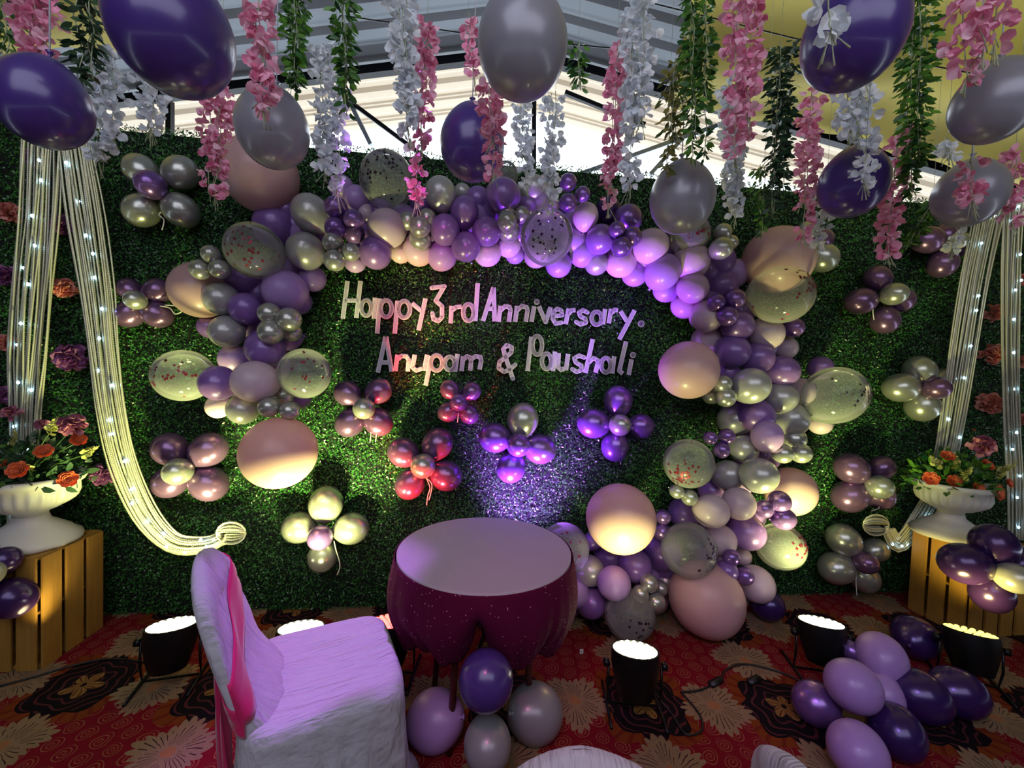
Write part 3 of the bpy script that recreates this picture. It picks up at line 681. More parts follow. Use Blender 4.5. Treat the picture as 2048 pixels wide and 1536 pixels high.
def strand(kind, x0, y0, x1, y1, d, wpx, label, dens=1.0, up=None):
    """hangs from (x0,y0) to (x1,y1) in the photograph at distance d, wpx wide"""
    A, B = P(x0, y0, d), P(x1, y1, d); B.y = A.y; w = wpx / FPX * d / 2; L = (A - B).length
    root = empty('flower_garland' if kind in ('pink', 'white') else 'leaf_garland', A)
    tag(root, label, 'hanging flowers' if kind in ('pink', 'white') else 'hanging leaves', 'garlands hanging from the ceiling')
    a, b = np.array(A), np.array(B)
    sub = max(1, int(round(w / (0.020 if kind in ('pink', 'white') else 0.014)))); mbs = MB(); offs = []
    for s in range(sub):
        ang = random.random() * 6.28; rr = 0 if sub == 1 else w * 0.62 * math.sqrt(random.random())
        o = np.array([math.cos(ang) * rr, math.sin(ang) * rr * 0.7, 0]); frac = 1.0 if s == 0 else random.uniform(0.62, 1.0)
        offs.append((o, frac))
        hang = 0.04 if up is None else up
        if s == 0: mbs.tube([Vector(o) + Vector((0, 0, hang)), Vector(o)], 0.0007, 4)
        pts = [Vector(o * (1 - 0.2 * t / 6) + (b - a) * frac * t / 6 + np.array([math.sin(t * 2.1 + s) * 0.006, math.cos(t * 1.7) * 0.006, 0])) for t in range(7)]
        mbs.tube(pts, 0.0016, 5)
    Cs, Ds, tips = [], [], []
    for (o, fr) in offs:
        Ls = L * fr
        if kind in ('pink', 'white'):
            n = int(Ls / 0.0095 * dens)
            t = np.sort(rng.uniform(0, 0.93, n)); wl = min(w, 0.040) * np.clip(1.25 - t * 0.75, 0.35, 1)
            th = rng.uniform(0, 2 * PI, n)
            c0 = a + o * (1 - 0.2 * t)[:, None] + (b - a) * fr * t[:, None]
            out = np.stack([np.cos(th), np.sin(th), -0.25 - rng.random(n) * 0.5], 1)
            fc = c0 + out * wl[:, None] * rng.uniform(0.3, 0.9, n)[:, None]
            for q in range(3):
                dd = norm(out + rng.normal(0, 0.75, (n, 3)) + np.array([0, 0, -0.25])); Cs.append(fc); Ds.append(dd)
            end = a + o * 0.8 + (b - a) * fr
            for q in range(5):
                e = Vector(a * 0) + Vector((a + o * 0.8 + (b - a) * fr * 0.93 - a)); dirn = Vector((random.gauss(0, .3), random.gauss(0, .3), -1)).normalized()
                ln = random.uniform(0.03, 0.075); mbs.tube([e, e + dirn * ln * 0.6, e + dirn * ln], [0.0013, 0.001, 0.0022], 4)
        else:
            n = int(Ls / 0.0045 * dens); t = rng.uniform(0, 1.0, n); th = rng.uniform(0, 2 * PI, n)
            c0 = a + o * (1 - 0.2 * t)[:, None] + (b - a) * fr * t[:, None]
            out = np.stack([np.cos(th), np.sin(th), -0.55 + rng.normal(0, 0.35, n)], 1); wl = min(w, 0.030) * np.clip(1.3 - t, 0.2, 1)
            Cs.append(c0 + out * wl[:, None] * rng.random(n)[:, None]); Ds.append(norm(out))
    C = np.concatenate(Cs) - a; D = np.concatenate(Ds); n = len(C)
    if kind in ('pink', 'white'):
        V, F = batch_petals(C, D, rng.uniform(0.017, 0.030, n), 1.3)
        o = obj('blossoms', mesh_np('blossoms', V, F), M_pinkp if kind == 'pink' else M_whitep, root)
    else:
        V, F = batch_leaves(C, D, rng.uniform(0.024, 0.042, n), 0.21)
        o = obj('leaves', mesh_np('leaves', V, F, False), M_leaf[kind], root)
    mbs.build('stem', M_stem, root)
    return root
GAR = [
 ('pink',75,-40,92,150,1.35,95,'pink flower garland at the upper left corner above the purple balloon'),
 ('green',6,-40,8,150,1.4,40,'yellow green leaf garland at the very left edge'),
 ('dark',170,-40,178,190,1.25,60,'dark olive leaf garland between pink blossoms and the largest purple balloon'),
 ('white',205,95,205,335,1.5,66,'white flower garland beside the left purple balloon'),
 ('white',305,150,300,268,1.6,44,'short greyish white garland before the left roof post'),
 ('pink',518,-40,533,240,1.3,56,'pink flower garland right of the largest purple balloon, tip over the silver one'),
 ('pink',432,160,420,410,1.7,60,'pink flower garland left of the silver grey balloon at upper left'),
 ('green',592,-40,590,180,1.55,66,'bright green leaf garland right of the pink one at upper left'),
 ('green',690,-40,700,235,1.4,48,'long dark green leaf garland left of the top white pair'),
 ('white',655,90,662,405,1.6,62,'white flower garland ending above the violet chrome balloons of the arch'),
 ('white',800,-40,812,300,1.45,72,'broad white flower garland left of the grey pearl balloon'),
 ('pink',857,45,832,430,1.6,38,'slanting pink flower garland over the confetti balloon at the top'),
 ('pink',936,20,950,165,1.7,24,'thin pink garland against the left edge of the grey pearl balloon'),
 ('pink',972,150,982,355,1.45,46,'pink garland in front of the hanging purple balloon'),
 ('white',1045,190,1050,385,1.9,32,'slim white garland below the grey pearl balloon, left one'),
 ('white',1103,180,1098,430,1.85,34,'slim white garland below the grey pearl balloon, right one'),
 ('green',1158,85,1162,180,1.7,28,'short green sprig beside the right edge of the grey pearl balloon'),
 ('pink',1232,80,1212,435,1.7,36,'narrow pink garland left of the broad white one'),
 ('white',1282,-40,1272,395,1.5,76,'broad white flower garland right of the grey pearl balloon'),
 ('olive',1347,120,1338,345,1.6,42,'brownish leaf garland before the dark green bundle'),
 ('green',1400,-40,1402,310,1.5,84,'thick dark green leaf bundle at the top right of centre'),
 ('pink',1492,-40,1484,350,1.4,80,'thick pink flower garland right of the dark green bundle'),
 ('white',1452,160,1464,455,1.8,54,'white garland behind the thick pink one'),
 ('dark',1565,90,1545,440,1.7,72,'leaf garland between the thick pink garland and the dark purple balloon'),
 ('pink',1622,170,1600,490,1.75,46,'pink garland beneath the left edge of the upper right purple balloon'),
 ('white',1655,-40,1662,70,0.86,52,'near white garland crossing the upper right purple balloon'),
 ('white',1706,165,1712,335,1.5,86,'full white garland between the two purple balloons at upper right'),
 ('white',1732,300,1727,372,1.35,32,'tip of white petals before the smaller purple balloon'),
 ('white',1648,385,1630,500,1.9,34,'white garland tip left of the smaller purple balloon'),
 ('green',1835,-40,1830,385,1.5,84,'thick green leaf garland right of the upper right purple balloon'),
 ('pink',1790,255,1768,530,1.7,40,'long pink garland right of the smaller purple balloon'),
 ('green',1520,330,1518,470,1.9,30,'leaf garland tip left of the pink tips above the arch bend'),
 ('pink',1955,-40,1962,165,1.1,104,'large near pink garland above the upper silver balloon at right'),
 ('pink',1940,318,1942,405,1.4,42,'pink petals before the lower silver balloon at right'),
 ('white',1893,270,1898,312,1.7,36,'white petals between the two silver balloons at right'),
 ('pink',2035,295,2025,455,1.6,44,'pink garland cut by the right edge'),
 ('white',1915,455,1902,500,1.95,24,'small white tip below the lower silver balloon at right'),
 ('green',1870,395,1812,500,1.9,34,'leafy tip hanging left of the lower silver balloon at right')]
for g_ in GAR: strand(*g_[:7], g_[7], 1.0, up=(roof_z(P(g_[1], g_[2], g_[5]).x, 0) - 0.02 - P(g_[1], g_[2], g_[5]).z))
for i, (a, b, s) in enumerate((((690, 32, 2.0), (1300, 103, 2.0), 'dark wire strung behind the grey pearl balloon'), ((1290, 3, 1.9), (1960, 150, 1.9), 'dark wire strung at the upper right behind the leaf bundles'))):
    mb = MB(); A, B = P(*a), P(*b); mb.tube([A, (A + B) / 2 - Vector((0, 0, 0.02)), B], 0.003, 5)
    tag(mb.build('hanging_wire', M_steel, smooth=False), s, 'wire')

# ------------------------------------------------------------------ bead curtains with fairy lights
M_bead = mat('silver_bead', 'd6d3bd', 0.28, 0.25)
m_, nt_, b_f = newmat('fairy_bulb'); b_f.inputs['Emission Color'].default_value = (0.35, 0.66, 1, 1); b_f.inputs['Emission Strength'].default_value = 12; m_.cycles.emission_sampling = 'NONE'; M_fairy = m_
M_wire = mat('clear_wire', 'a8b4bc', 0.4)
def bead_curtain(path, n, label, bulbs, blabel, loop=None):
    """path: (px, py, width px, distance in front of the hedge)"""
    sm = spline(path, 40); V = []; F = []; k = 5; base = 0
    lines = []
    for s in range(n):
        u = -0.5 + (s + 0.5) / n; j1 = random.uniform(-0.02, 0.02); ph = random.random() * 6; o2 = random.uniform(-0.018, 0.018)
        pts = []
        for i, (x, y, w, off) in enumerate(sm):
            a, b = sm[max(i - 1, 0)], sm[min(i + 1, len(sm) - 1)]; tx, ty = b[0] - a[0], b[1] - a[1]; L = math.hypot(tx, ty) or 1
            uu = u + j1 + 0.03 * math.sin(i * 0.35 + ph); pts.append(Wp(x - ty / L * w * uu, y + tx / L * w * uu, off + o2))
        lines.append(pts)
        if loop:
            cx0, cy0, rx, ry = loop; e = pts[-1]; arc = []
            sgn = 1 if path[-1][0] > path[-3][0] else -1
            rr = 0.85 + 0.3 * (s / n); fl = 1.0 if s % 2 == 0 else random.uniform(0.05, 0.75)
            for q in range(1, 15):
                a = -PI * 0.75 + 2 * PI * 1.0 * q / 14 if sgn > 0 else PI * 1.75 - 2 * PI * 1.0 * q / 14
                arc.append(Wp(cx0 + rx * rr * math.cos(a), cy0 + ry * rr * fl * math.sin(-a), sm[-1][3] + 0.05 * (s / n) + 0.01 + 0.02 * math.sin(a)))
            pts = pts + arc
        # beads: a ring profile repeated along the line
        P_ = np.array([tuple(p) for p in pts]); seg = np.linalg.norm(np.diff(P_, axis=0), axis=1); cum = np.concatenate([[0], np.cumsum(seg)])
        m = int(cum[-1] / 0.0050); tt = np.linspace(0, cum[-1], m); X = np.stack([np.interp(tt, cum, P_[:, c]) for c in range(3)], 1)
        T = norm(np.gradient(X, axis=0) + 1e-9); up = norm(np.cross(T, np.array([0.3, -1, 0.15])) + 1e-9); W = np.cross(T, up)
        r = np.where(np.arange(m) % 2 == 0, 0.0058, 0.0028)[:, None]
        ring = np.stack([X + (up * math.cos(2 * PI * q / k) + W * math.sin(2 * PI * q / k)) * r for q in range(k)], 1).reshape(-1, 3)
        V.append(ring); idx = base + np.arange(m - 1)[:, None] * k; q = np.arange(k)[None]
        F.append(np.stack([idx + q, idx + (q + 1) % k, idx + (q + 1) % k + k, idx + q + k], -1).reshape(-1, 4)); base += m * k
    o = obj('bead_curtain', mesh_np('bead_curtain', np.concatenate(V), np.concatenate(F)), M_bead); tag(o, label, 'bead curtain', kind='stuff')
    root = empty('fairy_lights', Wp(sm[0][0], sm[0][1], sm[0][3] + 0.03)); tag(root, blabel, 'fairy lights'); mb = MB()
    wp = []
    for i in range(bulbs):
        t = (i + random.uniform(0.1, 0.9)) / bulbs; j = min(int(t * 39), 39); ln = lines[int(n * (0.25 + 0.5 * random.random()))]
        p = ln[j] + WN * 0.020 + Vector((random.uniform(-.01, .01), 0, random.uniform(-.02, .02))); wp.append(p - root.location)
        b1 = MB(); b1.lathe([(0.0005, -0.009), (0.005, -0.006), (0.007, 0), (0.005, 0.006), (0.0005, 0.009)], 8)
        b1.build('bulb', M_fairy, root, loc=p - root.location)
    mb.tube(wp, 0.0009, 4); mb.build('wire', M_wire, root)
bead_curtain([(88,215,84,.16),(84,290,80,.16),(78,420,84,.16),(66,560,88,.16),(56,700,80,.16),(50,820,64,.16),(46,960,56,.16),(40,1060,52,.15)], 22, 'silver bead curtain hanging straight at the left edge behind the urn', 18, 'fairy lights in the leftmost bead curtain')
bead_curtain([(140,215,60,.18),(150,290,66,.18),(170,430,78,.18),(192,580,72,.18),(206,700,62,.19),(222,820,60,.20),(246,930,58,.20),(290,1030,54,.21),(345,1086,44,.22),(405,1090,34,.22),(440,1078,26,.22)], 24, 'silver bead curtain swept aside in a curve to a gathered end by the chair', 24, 'fairy lights in the swept bead curtain at left', (462,1066,26,20))
bead_curtain([(1985,380,66,.20),(1972,450,62,.20),(1950,560,60,.20),(1930,680,58,.20),(1912,790,54,.20),(1895,890,48,.18),(1880,950,46,.15),(1866,1000,46,.14),(1838,1045,44,.14),(1812,1075,36,.14),(1795,1088,30,.15),(1778,1062,26,.15)], 24, 'silver bead curtain slanting behind the right urn to a netted end', 18, 'fairy lights in the slanting bead curtain at right', (1752,1050,23,19))
bead_curtain([(2028,380,50,.18),(2026,450,44,.18),(2022,560,40,.18),(2020,700,38,.18),(2024,840,36,.18),(2030,960,34,.18),(2030,1080,32,.17)], 15, 'silver bead curtain hanging straight at the right edge', 14, 'fairy lights in the rightmost bead curtain')

# ------------------------------------------------------------------ paper carnations pinned on the hedge
M_car = {'o': mat('coral_carnation_petal', 'e8806a', 0.7, island=('d87064', 'f8b4a4'), trans=0.2), 'p': mat('mauve_carnation_petal', 'a25a96', 0.7, island=('7c3c7c', 'bd7ab0'), trans=0.2)}
def carnation_mesh(R, n=90):
    D = norm(rng.normal(0, 1, (n, 3)) + np.array([0, 0, 1.3])); C = D * R * rng.uniform(0.1, 0.45, n)[:, None]
    return batch_petals(C, D, np.full(n, R * 0.62), 2.4)
for x, y, r, c, s in [(18,425,26,'o','coral paper carnation highest by the left edge'),(128,452,24,'p','mauve paper carnation between the left bead curtains'),(12,552,26,'p','mauve paper carnation at the left edge behind beads'),
  (134,578,25,'o','salmon paper carnation just left of the swept bead curtain'),(12,686,22,'o','coral paper carnation at the left edge at mid height'),(146,714,33,'p','large violet paper carnation left of the swept bead curtain'),
  (208,948,26,'p','mauve paper carnation low beside the swept bead curtain'),(8,790,24,'p','dark mauve paper carnation above the left urn flowers'),(74,318,22,'p','rose paper carnation under the left purple balloon'),
  (1986,625,22,'o','coral paper carnation highest between the right bead curtains'),(2046,560,16,'o','coral paper carnation cut by the right edge, upper'),(1982,708,25,'o','coral paper carnation at mid height between right bead curtains'),
  (1978,806,25,'o','coral paper carnation lowest between the right bead curtains'),(2047,722,18,'o','coral paper carnation cut by the right edge at mid height'),(2046,838,16,'o','coral paper carnation cut by the right edge, lower')]:
    p = Wp(x, y, 0.06); R = rad(r, p); V, F = carnation_mesh(R)
    o = obj('paper_carnation', mesh_np('paper_carnation', V, F), M_car[c], loc=p, rot=aim(WN)); tag(o, s, 'flower', 'paper carnations pinned to the hedge')

# ------------------------------------------------------------------ wooden crates, urns, bouquets
M_wood = mat('yellow_pine', 'a67a34', 0.6, var=(9, 0.25), bump=(30, 0.3, 0.003))
m = M_wood; nt = m.node_tree; mp = nt.nodes.new('ShaderNodeMapping'); mp.inputs['Scale'].default_value = (6, 6, 0.7)
for n in nt.nodes:
    if n.type == 'TEX_NOISE': nt.links.new(mp.outputs[0], n.inputs['Vector'])
nt.links.new([n for n in nt.nodes if n.type == 'TEX_COORD'][0].outputs['Object'], mp.inputs['Vector'])
def crate(loc, rz, w, d, h, label):
    """stood on end: vertical planks nailed to top and bottom boards"""
    root = empty('wooden_crate', loc, rz); tag(root, label, 'crate', 'crates under the urns')
    for z in (0.009, h / 2, h - 0.009): MB().box((0, 0, z), (w / 2 - 0.013, d / 2 - 0.013, 0.008), bev=0.002).build('board', M_wood, root, False)
    for face in range(4):
        L = w if face % 2 == 0 else d; k = 4 if face % 2 == 0 else 3; pw = L / k * 0.80
        for i in range(k):
            t = -L / 2 + L * (i + 0.5) / k
            if face % 2 == 0: c = (t, (-1 if face == 0 else 1) * (d / 2 - 0.004), h / 2); hh = (pw / 2, 0.006, h / 2)
            else: c = ((-1 if face == 1 else 1) * (w / 2 + 0.004), t, h / 2); hh = (0.006, pw / 2, h / 2)
            MB().box(c, hh, bev=0.002).build('plank', M_wood, root, False)
    return root
UL, UR = Fz(62, 1086, 0.56), Fz(1898, 1070, 0.56)
crate((UL.x - 0.02, UL.y - 0.0, 0), 0.10, 0.44, 0.36, 0.558, 'slatted wooden crate under the left urn')
crate((UR.x + 0.12, UR.y - 0.02, 0), 0.14, 0.46, 0.34, 0.558, 'slatted wooden crate under the right urn')
M_urn = mat('white_plastic_urn', 'd9d5cf', 0.42)
def urn(loc, label, s=1.0):
    def fl(r, z, a): return r * (1 + (0.035 * math.cos(a * 26) if 0.185 < z < 0.275 and r > 0.07 else 0))
    root = empty('flower_urn', loc); tag(root, label, 'urn', 'white urns on the crates')
    mb = MB(); mb.lathe([(0.001, 0), (0.172, 0), (0.176, 0.012), (0.170, 0.03), (0.150, 0.042), (0.135, 0.060), (0.100, 0.085), (0.066, 0.110), (0.058, 0.135)], 48)
    mb.build('foot', M_urn, root, scale=s)
    mb = MB(); mb.lathe([(0.056, 0.132), (0.060, 0.150), (0.090, 0.162), (0.130, 0.185), (0.150, 0.205), (0.160, 0.235), (0.163, 0.275), (0.178, 0.285), (0.186, 0.300), (0.186, 0.318), (0.176, 0.320), (0.166, 0.312), (0.150, 0.250), (0.001, 0.215)], 156, fn=fl)
    mb.build('bowl', M_urn, root, scale=s); return root
urn(UL + Vector((0, 0, 0.0)), 'white fluted pedestal urn on the left crate', 1.12); urn(UR, 'white fluted pedestal urn on the right crate', 1.12)
M_rose = mat('orange_rose_petal', 'e2653c', 0.6, island=('d4502c', 'f08a58'), trans=0.15)
M_pk = mat('dusty_pink_petal', 'b0607e', 0.6, island=('98486c', 'cf8aa2'), trans=0.2)
M_gl = mat('cream_floret', 'cfc878', 0.6, island=('a8a850', 'e4e09c'), trans=0.2)
M_bstem = mat('flower_stem', '4a6a2c', 0.6)
def rose_petals(R):
    C = []; D = []; S = []
    for ring, (rr, n, tilt, s) in enumerate(((0.05, 3, 1.6, .55), (0.16, 4, 1.1, .62), (0.28, 5, 0.6, .7), (0.36, 6, 0.2, .75))):
        for i in range(n):
            a = 2 * PI * (i + ring * 0.4) / n; C.append((math.cos(a) * rr * R, math.sin(a) * rr * R, -0.35 * R)); D.append((math.cos(a), math.sin(a), tilt + 0.5)); S.append(R * s * 1.15)
    n = len(C); C = np.array(C); D = norm(np.array(D)); S = np.array(S)[:, None]
    t = np.stack([-D[:, 1], D[:, 0], np.zeros(n)], 1); t = norm(t); nn = np.cross(D, t)
    prof = [(0, 0, 0), (0.35, .55, .22), (0.85, .62, .25), (1.15, .3, .02), (1.15, -.3, .02), (0.85, -.62, .25), (0.35, -.55, .22), (0.65, 0, 0)]
    V = np.stack([C + D * S * u + t * S * v + nn * S * w for u, v, w in prof], 1).reshape(-1, 3)
    f = np.array([(0, 1, 7), (1, 2, 7), (2, 3, 7), (3, 4, 7), (4, 5, 7), (5, 6, 7), (6, 0, 7)])
    return V, (np.arange(n)[:, None, None] * 8 + f[None]).reshape(-1, 3)
def bouquet(base, side, items, where):
    mid = base + Vector((0, 0, 0.30)); counts = {}
    for (x, y, r, k, lab) in items:
        d = P(x, y, base.y - random.uniform(0.10, 0.2) if y > 880 else base.y + random.uniform(-0.1, 0.04)); R = rad(r, d)
        nm = {'rose': 'rose', 'carn': 'carnation', 'spike': 'gladiolus_spray'}[k]
        root = empty(nm, d); st = MB(); m0 = mid + Vector((random.uniform(-.07, .07), random.uniform(-.05, .05), 0))
        mm = (d + m0) / 2 + Vector((0, 0, 0.02)); st.tube([m0 - d, mm - d, Vector((0, 0, -R * 0.3))], 0.0022, 6)
        dirn = (d - m0).normalized() + Vector((0, -0.6, 0.1))
        if k == 'rose': V, F = rose_petals(R); o = obj('petals', mesh_np('petals', V, F), M_rose, root, rot=aim(dirn))
        elif k == 'carn': V, F = carnation_mesh(R, 70); o = obj('petals', mesh_np('petals', V, F), M_pk, root, rot=aim(dirn))
        else:
            n = 46; t = rng.uniform(-1, 1, n); ax = np.array((d - m0).normalized()); C = ax * (t * R * 1.3)[:, None]; Dd = norm(rng.normal(0, 1, (n, 3)) + ax * 0.8)
            V, F = batch_petals(C, Dd, (1.25 - t) * R * 0.28, 1.5); o = obj('florets', mesh_np('florets', V, F), M_gl, root)
        st.build('stem', M_bstem, root); tag(root, lab, 'flower', 'flowers in the urns')
    n = 700; th = rng.uniform(0, 2 * PI, n); ph = rng.uniform(0.05, 1.15, n); L = rng.uniform(0.03, 0.27, n)
    dd = np.stack([np.cos(th) * np.cos(ph), np.sin(th) * np.cos(ph) * 0.8, np.sin(ph)], 1)
    C = dd * L[:, None]; D = norm(dd + rng.normal(0, 0.5, (n, 3))); V, F = batch_leaves(C, D, rng.uniform(0.03, 0.07, n), 0.24)
    o = obj('bouquet_foliage', mesh_np('bouquet_foliage', V, F, False), M_leaf['dark'] if side < 0 else M_leaf['green'], loc=mid); tag(o, f'dense green leaves filling the {where} urn', 'foliage', kind='stuff')
bouquet(UL, -1, [(24,828,20,'carn','rose pink carnation tallest at the left in the left urn'),(84,850,14,'carn','small pink carnation behind the cream spray in the left urn'),(145,850,27,'carn','large mauve carnation at the upper right of the left urn'),
  (106,850,26,'spike','tall cream gladiolus spray in the left urn'),(28,880,22,'spike','shorter cream gladiolus spray at the left of the left urn'),(157,880,14,'rose','small orange rose standing far right in the left urn'),
  (88,903,16,'rose','red orange rose in the middle of the left urn'),(36,940,19,'rose','large orange rose low before the left urn leaves'),(4,930,14,'rose','orange rose cut by the left edge'),(136,958,17,'rose','orange rose drooping over the right rim of the left urn'),
  (58,935,18,'spike','yellow cream spray beside the large orange rose'),(182,900,22,'spike','yellow grass spray leaning out right of the left urn')], 'left')
bouquet(UR, 1, [(1962,892,26,'carn','large dusty pink carnation at the top of the right urn'),(1948,860,4,'rose','tiny orange bud above the pink carnation'),(1895,912,12,'rose','small orange rose high at the left of the right urn'),(1912,920,20,'spike','cream gladiolus spray in the middle of the right urn'),
  (1862,957,14,'rose','orange rose at the left rim of the right urn'),(1908,962,13,'rose','orange rose second from the left at the right urn rim'),(1956,977,13,'rose','orange rose over the middle of the right urn rim'),(1996,985,17,'rose','largest orange rose drooping over the right urn rim'),
  (2018,966,10,'rose','small orange rose farthest right in the right urn'),(1975,930,13,'rose','dull orange rose below the pink carnation'),(1868,920,20,'spike','yellow spray leaning left from the right urn'),(2016,935,20,'spike','yellow green spray leaning right from the right urn'),(1935,945,20,'spike','green cream spray in the centre of the right urn')], 'right')

# ------------------------------------------------------------------ LED cans on the carpet
M_black = mat('black_metal', '0c0d0f', 0.4, 0.3)
M_lensoff = mat('lens_glass', '30322a', 0.15, 0.0, coat=0.5)
def emis(name, col, s):
    m, nt, b = newmat(name); b.inputs['Base Color'].default_value = (0.8, 0.8, 0.8, 1); b.inputs['Emission Color'].default_value = (*col, 1); b.inputs['Emission Strength'].default_value = s; m.cycles.emission_sampling = 'NONE'; return m
EM = {'w': emis('warm_led', (1, 0.98, 0.62), 12), 'r': emis('red_led', (1, 0.06, 0.04), 5), 'y': emis('yellow_led', (1, 0.85, 0.12), 1.6), 'v': emis('violet_led', (0.45, 0.1, 1), 5)}
GL = {'w': emis('warm_lens', (1, 0.97, 0.5), 3.0), 'r': emis('red_lens', (1, 0.05, 0.03), 0.8), 'y': M_lensoff, 'v': emis('violet_lens', (0.45, 0.1, 1), 0.8)}
def par(px, py, em, to, label, energy, col, deg=75, z=0.27, R=0.108, pos=None, tilt=0.42):
    p = pos if pos is not None else Fz(px, py, z); bd = (Vector(to) - p).normalized(); ax = Vector((bd.x * 0.15, bd.y * tilt, 1)).normalized()
    q = aim(ax); root = empty('led_stage_light', Vector((p.x, p.y, 0))); tag(root, label, 'stage light', 'LED stage lights on the carpet')
    c = p - root.location; Q = q.to_matrix()
    def put(mb, name, m, par_=root, sm=True):
        return obj(name, mesh_py(name, [Q @ Vector(v) + c for v in mb.V], mb.F, sm), m, par_)
    mb = MB(); mb.lathe([(0.04, -0.20), (0.075, -0.19), (R * 0.86, -0.13), (R, -0.06), (R, 0.004), (R * 0.92, 0.004), (R * 0.92, -0.008), (0.001, -0.008)], 32)
    autosmooth(put(mb, 'housing', M_black)); mb = MB(); mb.lathe([(0.001, -0.006), (R * 0.915, -0.006), (R * 0.915, -0.003), (0.001, -0.003)], 32); ln = put(mb, 'lens', GL[em])
    mb = MB()
    for rr, n in ((0, 1), (0.28, 6), (0.55, 12), (0.82, 18)):
        for i in range(n):
            a = 2 * PI * i / n; mb.lathe([(0.0118, -0.003), (0.0105, 0.003), (0.006, 0.006), (0.0005, 0.007)], 8, c=(math.cos(a) * rr * R, math.sin(a) * rr * R, 0))
    put(mb, 'led_array', EM[em], ln)
    side = ax.cross(Vector((0, 0, 1))).normalized() * (R + 0.012); mb = MB()
    mb.tube([c + side - ax * 0.06, c + side * 1.02 - ax * 0.09 - Vector((0, 0, 0.08)), Vector((side.x, side.y, 0.012)) + Vector((c.x, c.y, 0)) , Vector((c.x - side.x, c.y - side.y, 0.012)), c - side * 1.02 - ax * 0.09 - Vector((0, 0, 0.08)), c - side - ax * 0.06], 0.006, 6)
    put_ = mb.build('yoke', M_black, root)
    for s in (-1, 1):
        mb = MB(); mb.lathe([(0.001, -0.012), (0.018, -0.012), (0.018, 0.012), (0.001, 0.012)], 12)
        kn = mb.build('knob', M_black, root, loc=c + side * s * 1.1 - ax * 0.06, rot=aim(side))
        mb = MB(); b0 = Vector((c.x, c.y, 0)) + Vector((side.x, side.y, 0)) * s
        f = Vector((ax.x, ax.y, 0)).normalized() if abs(ax.x) + abs(ax.y) > 0.05 else Vector((0, 1, 0))
        mb.tube([b0 + f * 0.14 + Vector((0, 0, 0.007)), b0 + f * 0.05 + Vector((0, 0, 0.012)), b0 - f * 0.05 + Vector((0, 0, 0.012)), b0 - f * 0.14 + Vector((0, 0, 0.007))], 0.007, 6); mb.build('foot', M_black, root)
    if energy:
        spot('floor_beam', p + ax * 0.03, to, energy, col, deg, 0.75, 0.09)
    return p
WARM = (0.95, 1.0, 0.33)
par(345, 1250, 'w', Wp(330, 800, 0.05), 'glowing stage light left of the covered chair', 140, WARM, 80, tilt=0.5)
par(602, 1256, 'w', Wp(650, 850, 0.0), 'glowing stage light mostly hidden behind the covered chair seat', 210, WARM, 85)
par(783, 1243, 'r', Wp(840, 880, 0.1), 'red stage light between the chair and the round table', 230, (1, 0.07, 0.05), 42)
par(1270, 1300, 'w', Wp(1260, 760, 0.1), 'brightest stage light standing right of the round table', 52, WARM, 88)
par(1642, 1245, 'w', Wp(1600, 800, 0.0), 'glowing stage light right of the arch foot', 100, WARM, 95)
par(1940, 1263, 'y', Wp(2000, 900, 0.0), 'dimly glowing stage light at the right before the crate', 30, (1, 0.85, 0.2), 80)
pv = Vector((0.0, 2.32, 0.27)); par(0, 0, 'v', Vector((0.16, 2.66, 0.90)), 'violet stage light behind the round table', 540, (0.40, 0.10, 1.0), 74, pos=pv)
spot('floor_beam', Vector((-2.2, 1.95, 0.25)), Vector((-2.8, 2.3, 1.6)), 5, (1, 0.85, 0.3), 90, 0.8, 0.08)  # added beam with no can behind it, brightens the left crate
# cables
M_cable = mat('black_rubber', '0e0e10', 0.5)
def cable(pts, label, r=0.005):
    mb = MB(); mb.tube([Vector((*Fz(x, y, 0.006).xy, 0.006)) for x, y in spline(pts, 40)], r, 6); tag(mb.build('power_cable', M_cable), label, 'cable')
cable([(1362,1384),(1400,1430),(1402,1462),(1370,1468),(1345,1430),(1320,1400),(1296,1360)], 'black cable looping on the daisy right of the brightest stage light')
cable([(1362,1384),(1400,1380),(1440,1360),(1452,1340),(1490,1328),(1560,1344),(1600,1362),(1640,1372)], 'black cable running from the arch foot to the balloon heap')
cable([(340,1330),(300,1325),(220,1318),(150,1330),(60,1356),(0,1372)], 'black cable leading from the left stage light to the crate')
for px, py, s in ((1432, 1364, 'left one'), (1508, 1360, 'right one')):
    c = Fz(px, py, 0.012); tag(MB().box(c, (0.045, 0.016, 0.012), Matrix.Rotation(0.5, 3, 'Z'), bev=0.005).build('cable_connector', M_cable), f'black cable connector lying on the carpet, {s}', 'connector')
c = Fz(1163, 1303, 0.012); tag(MB().box(c, (0.010, 0.002, 0.012), Matrix.Rotation(0.2, 3, 'Z')).build('paper_scrap', M_foam, smooth=False), 'tiny white paper scrap on the carpet right of the table', 'paper')

# ------------------------------------------------------------------ round table, white top cloth, maroon sequin skirt
TC = Vector((*Fz(970, 1094, 0.75).xy, 0)); TR = 0.378
M_tab = mat('reddish_metal', '5a2420', 0.45, 0.3)
root = empty('round_table', TC); tag(root, 'small round table wearing a white top cloth and maroon skirt', 'table')
MB().lathe([(0.001, 0.715), (TR - 0.01, 0.715), (TR, 0.722), (TR, 0.738), (TR - 0.006, 0.744), (0.001, 0.744)], 64).build('tabletop', mat('plywood', 'a88a64', 0.6), root)
for i in range(4):
    a = PI / 4 + i * PI / 2 + 0.35; MB().tube([(math.cos(a) * 0.20, math.sin(a) * 0.20, 0.715), (math.cos(a) * 0.25, math.sin(a) * 0.25, 0.0)], 0.014, 10).build('leg', M_tab, root)
M_white = mat('white_cloth', 'a9a2ab', 0.85, var=(4, 0.05), bump=(14, 0.25, 0.006), sheen=0.2)
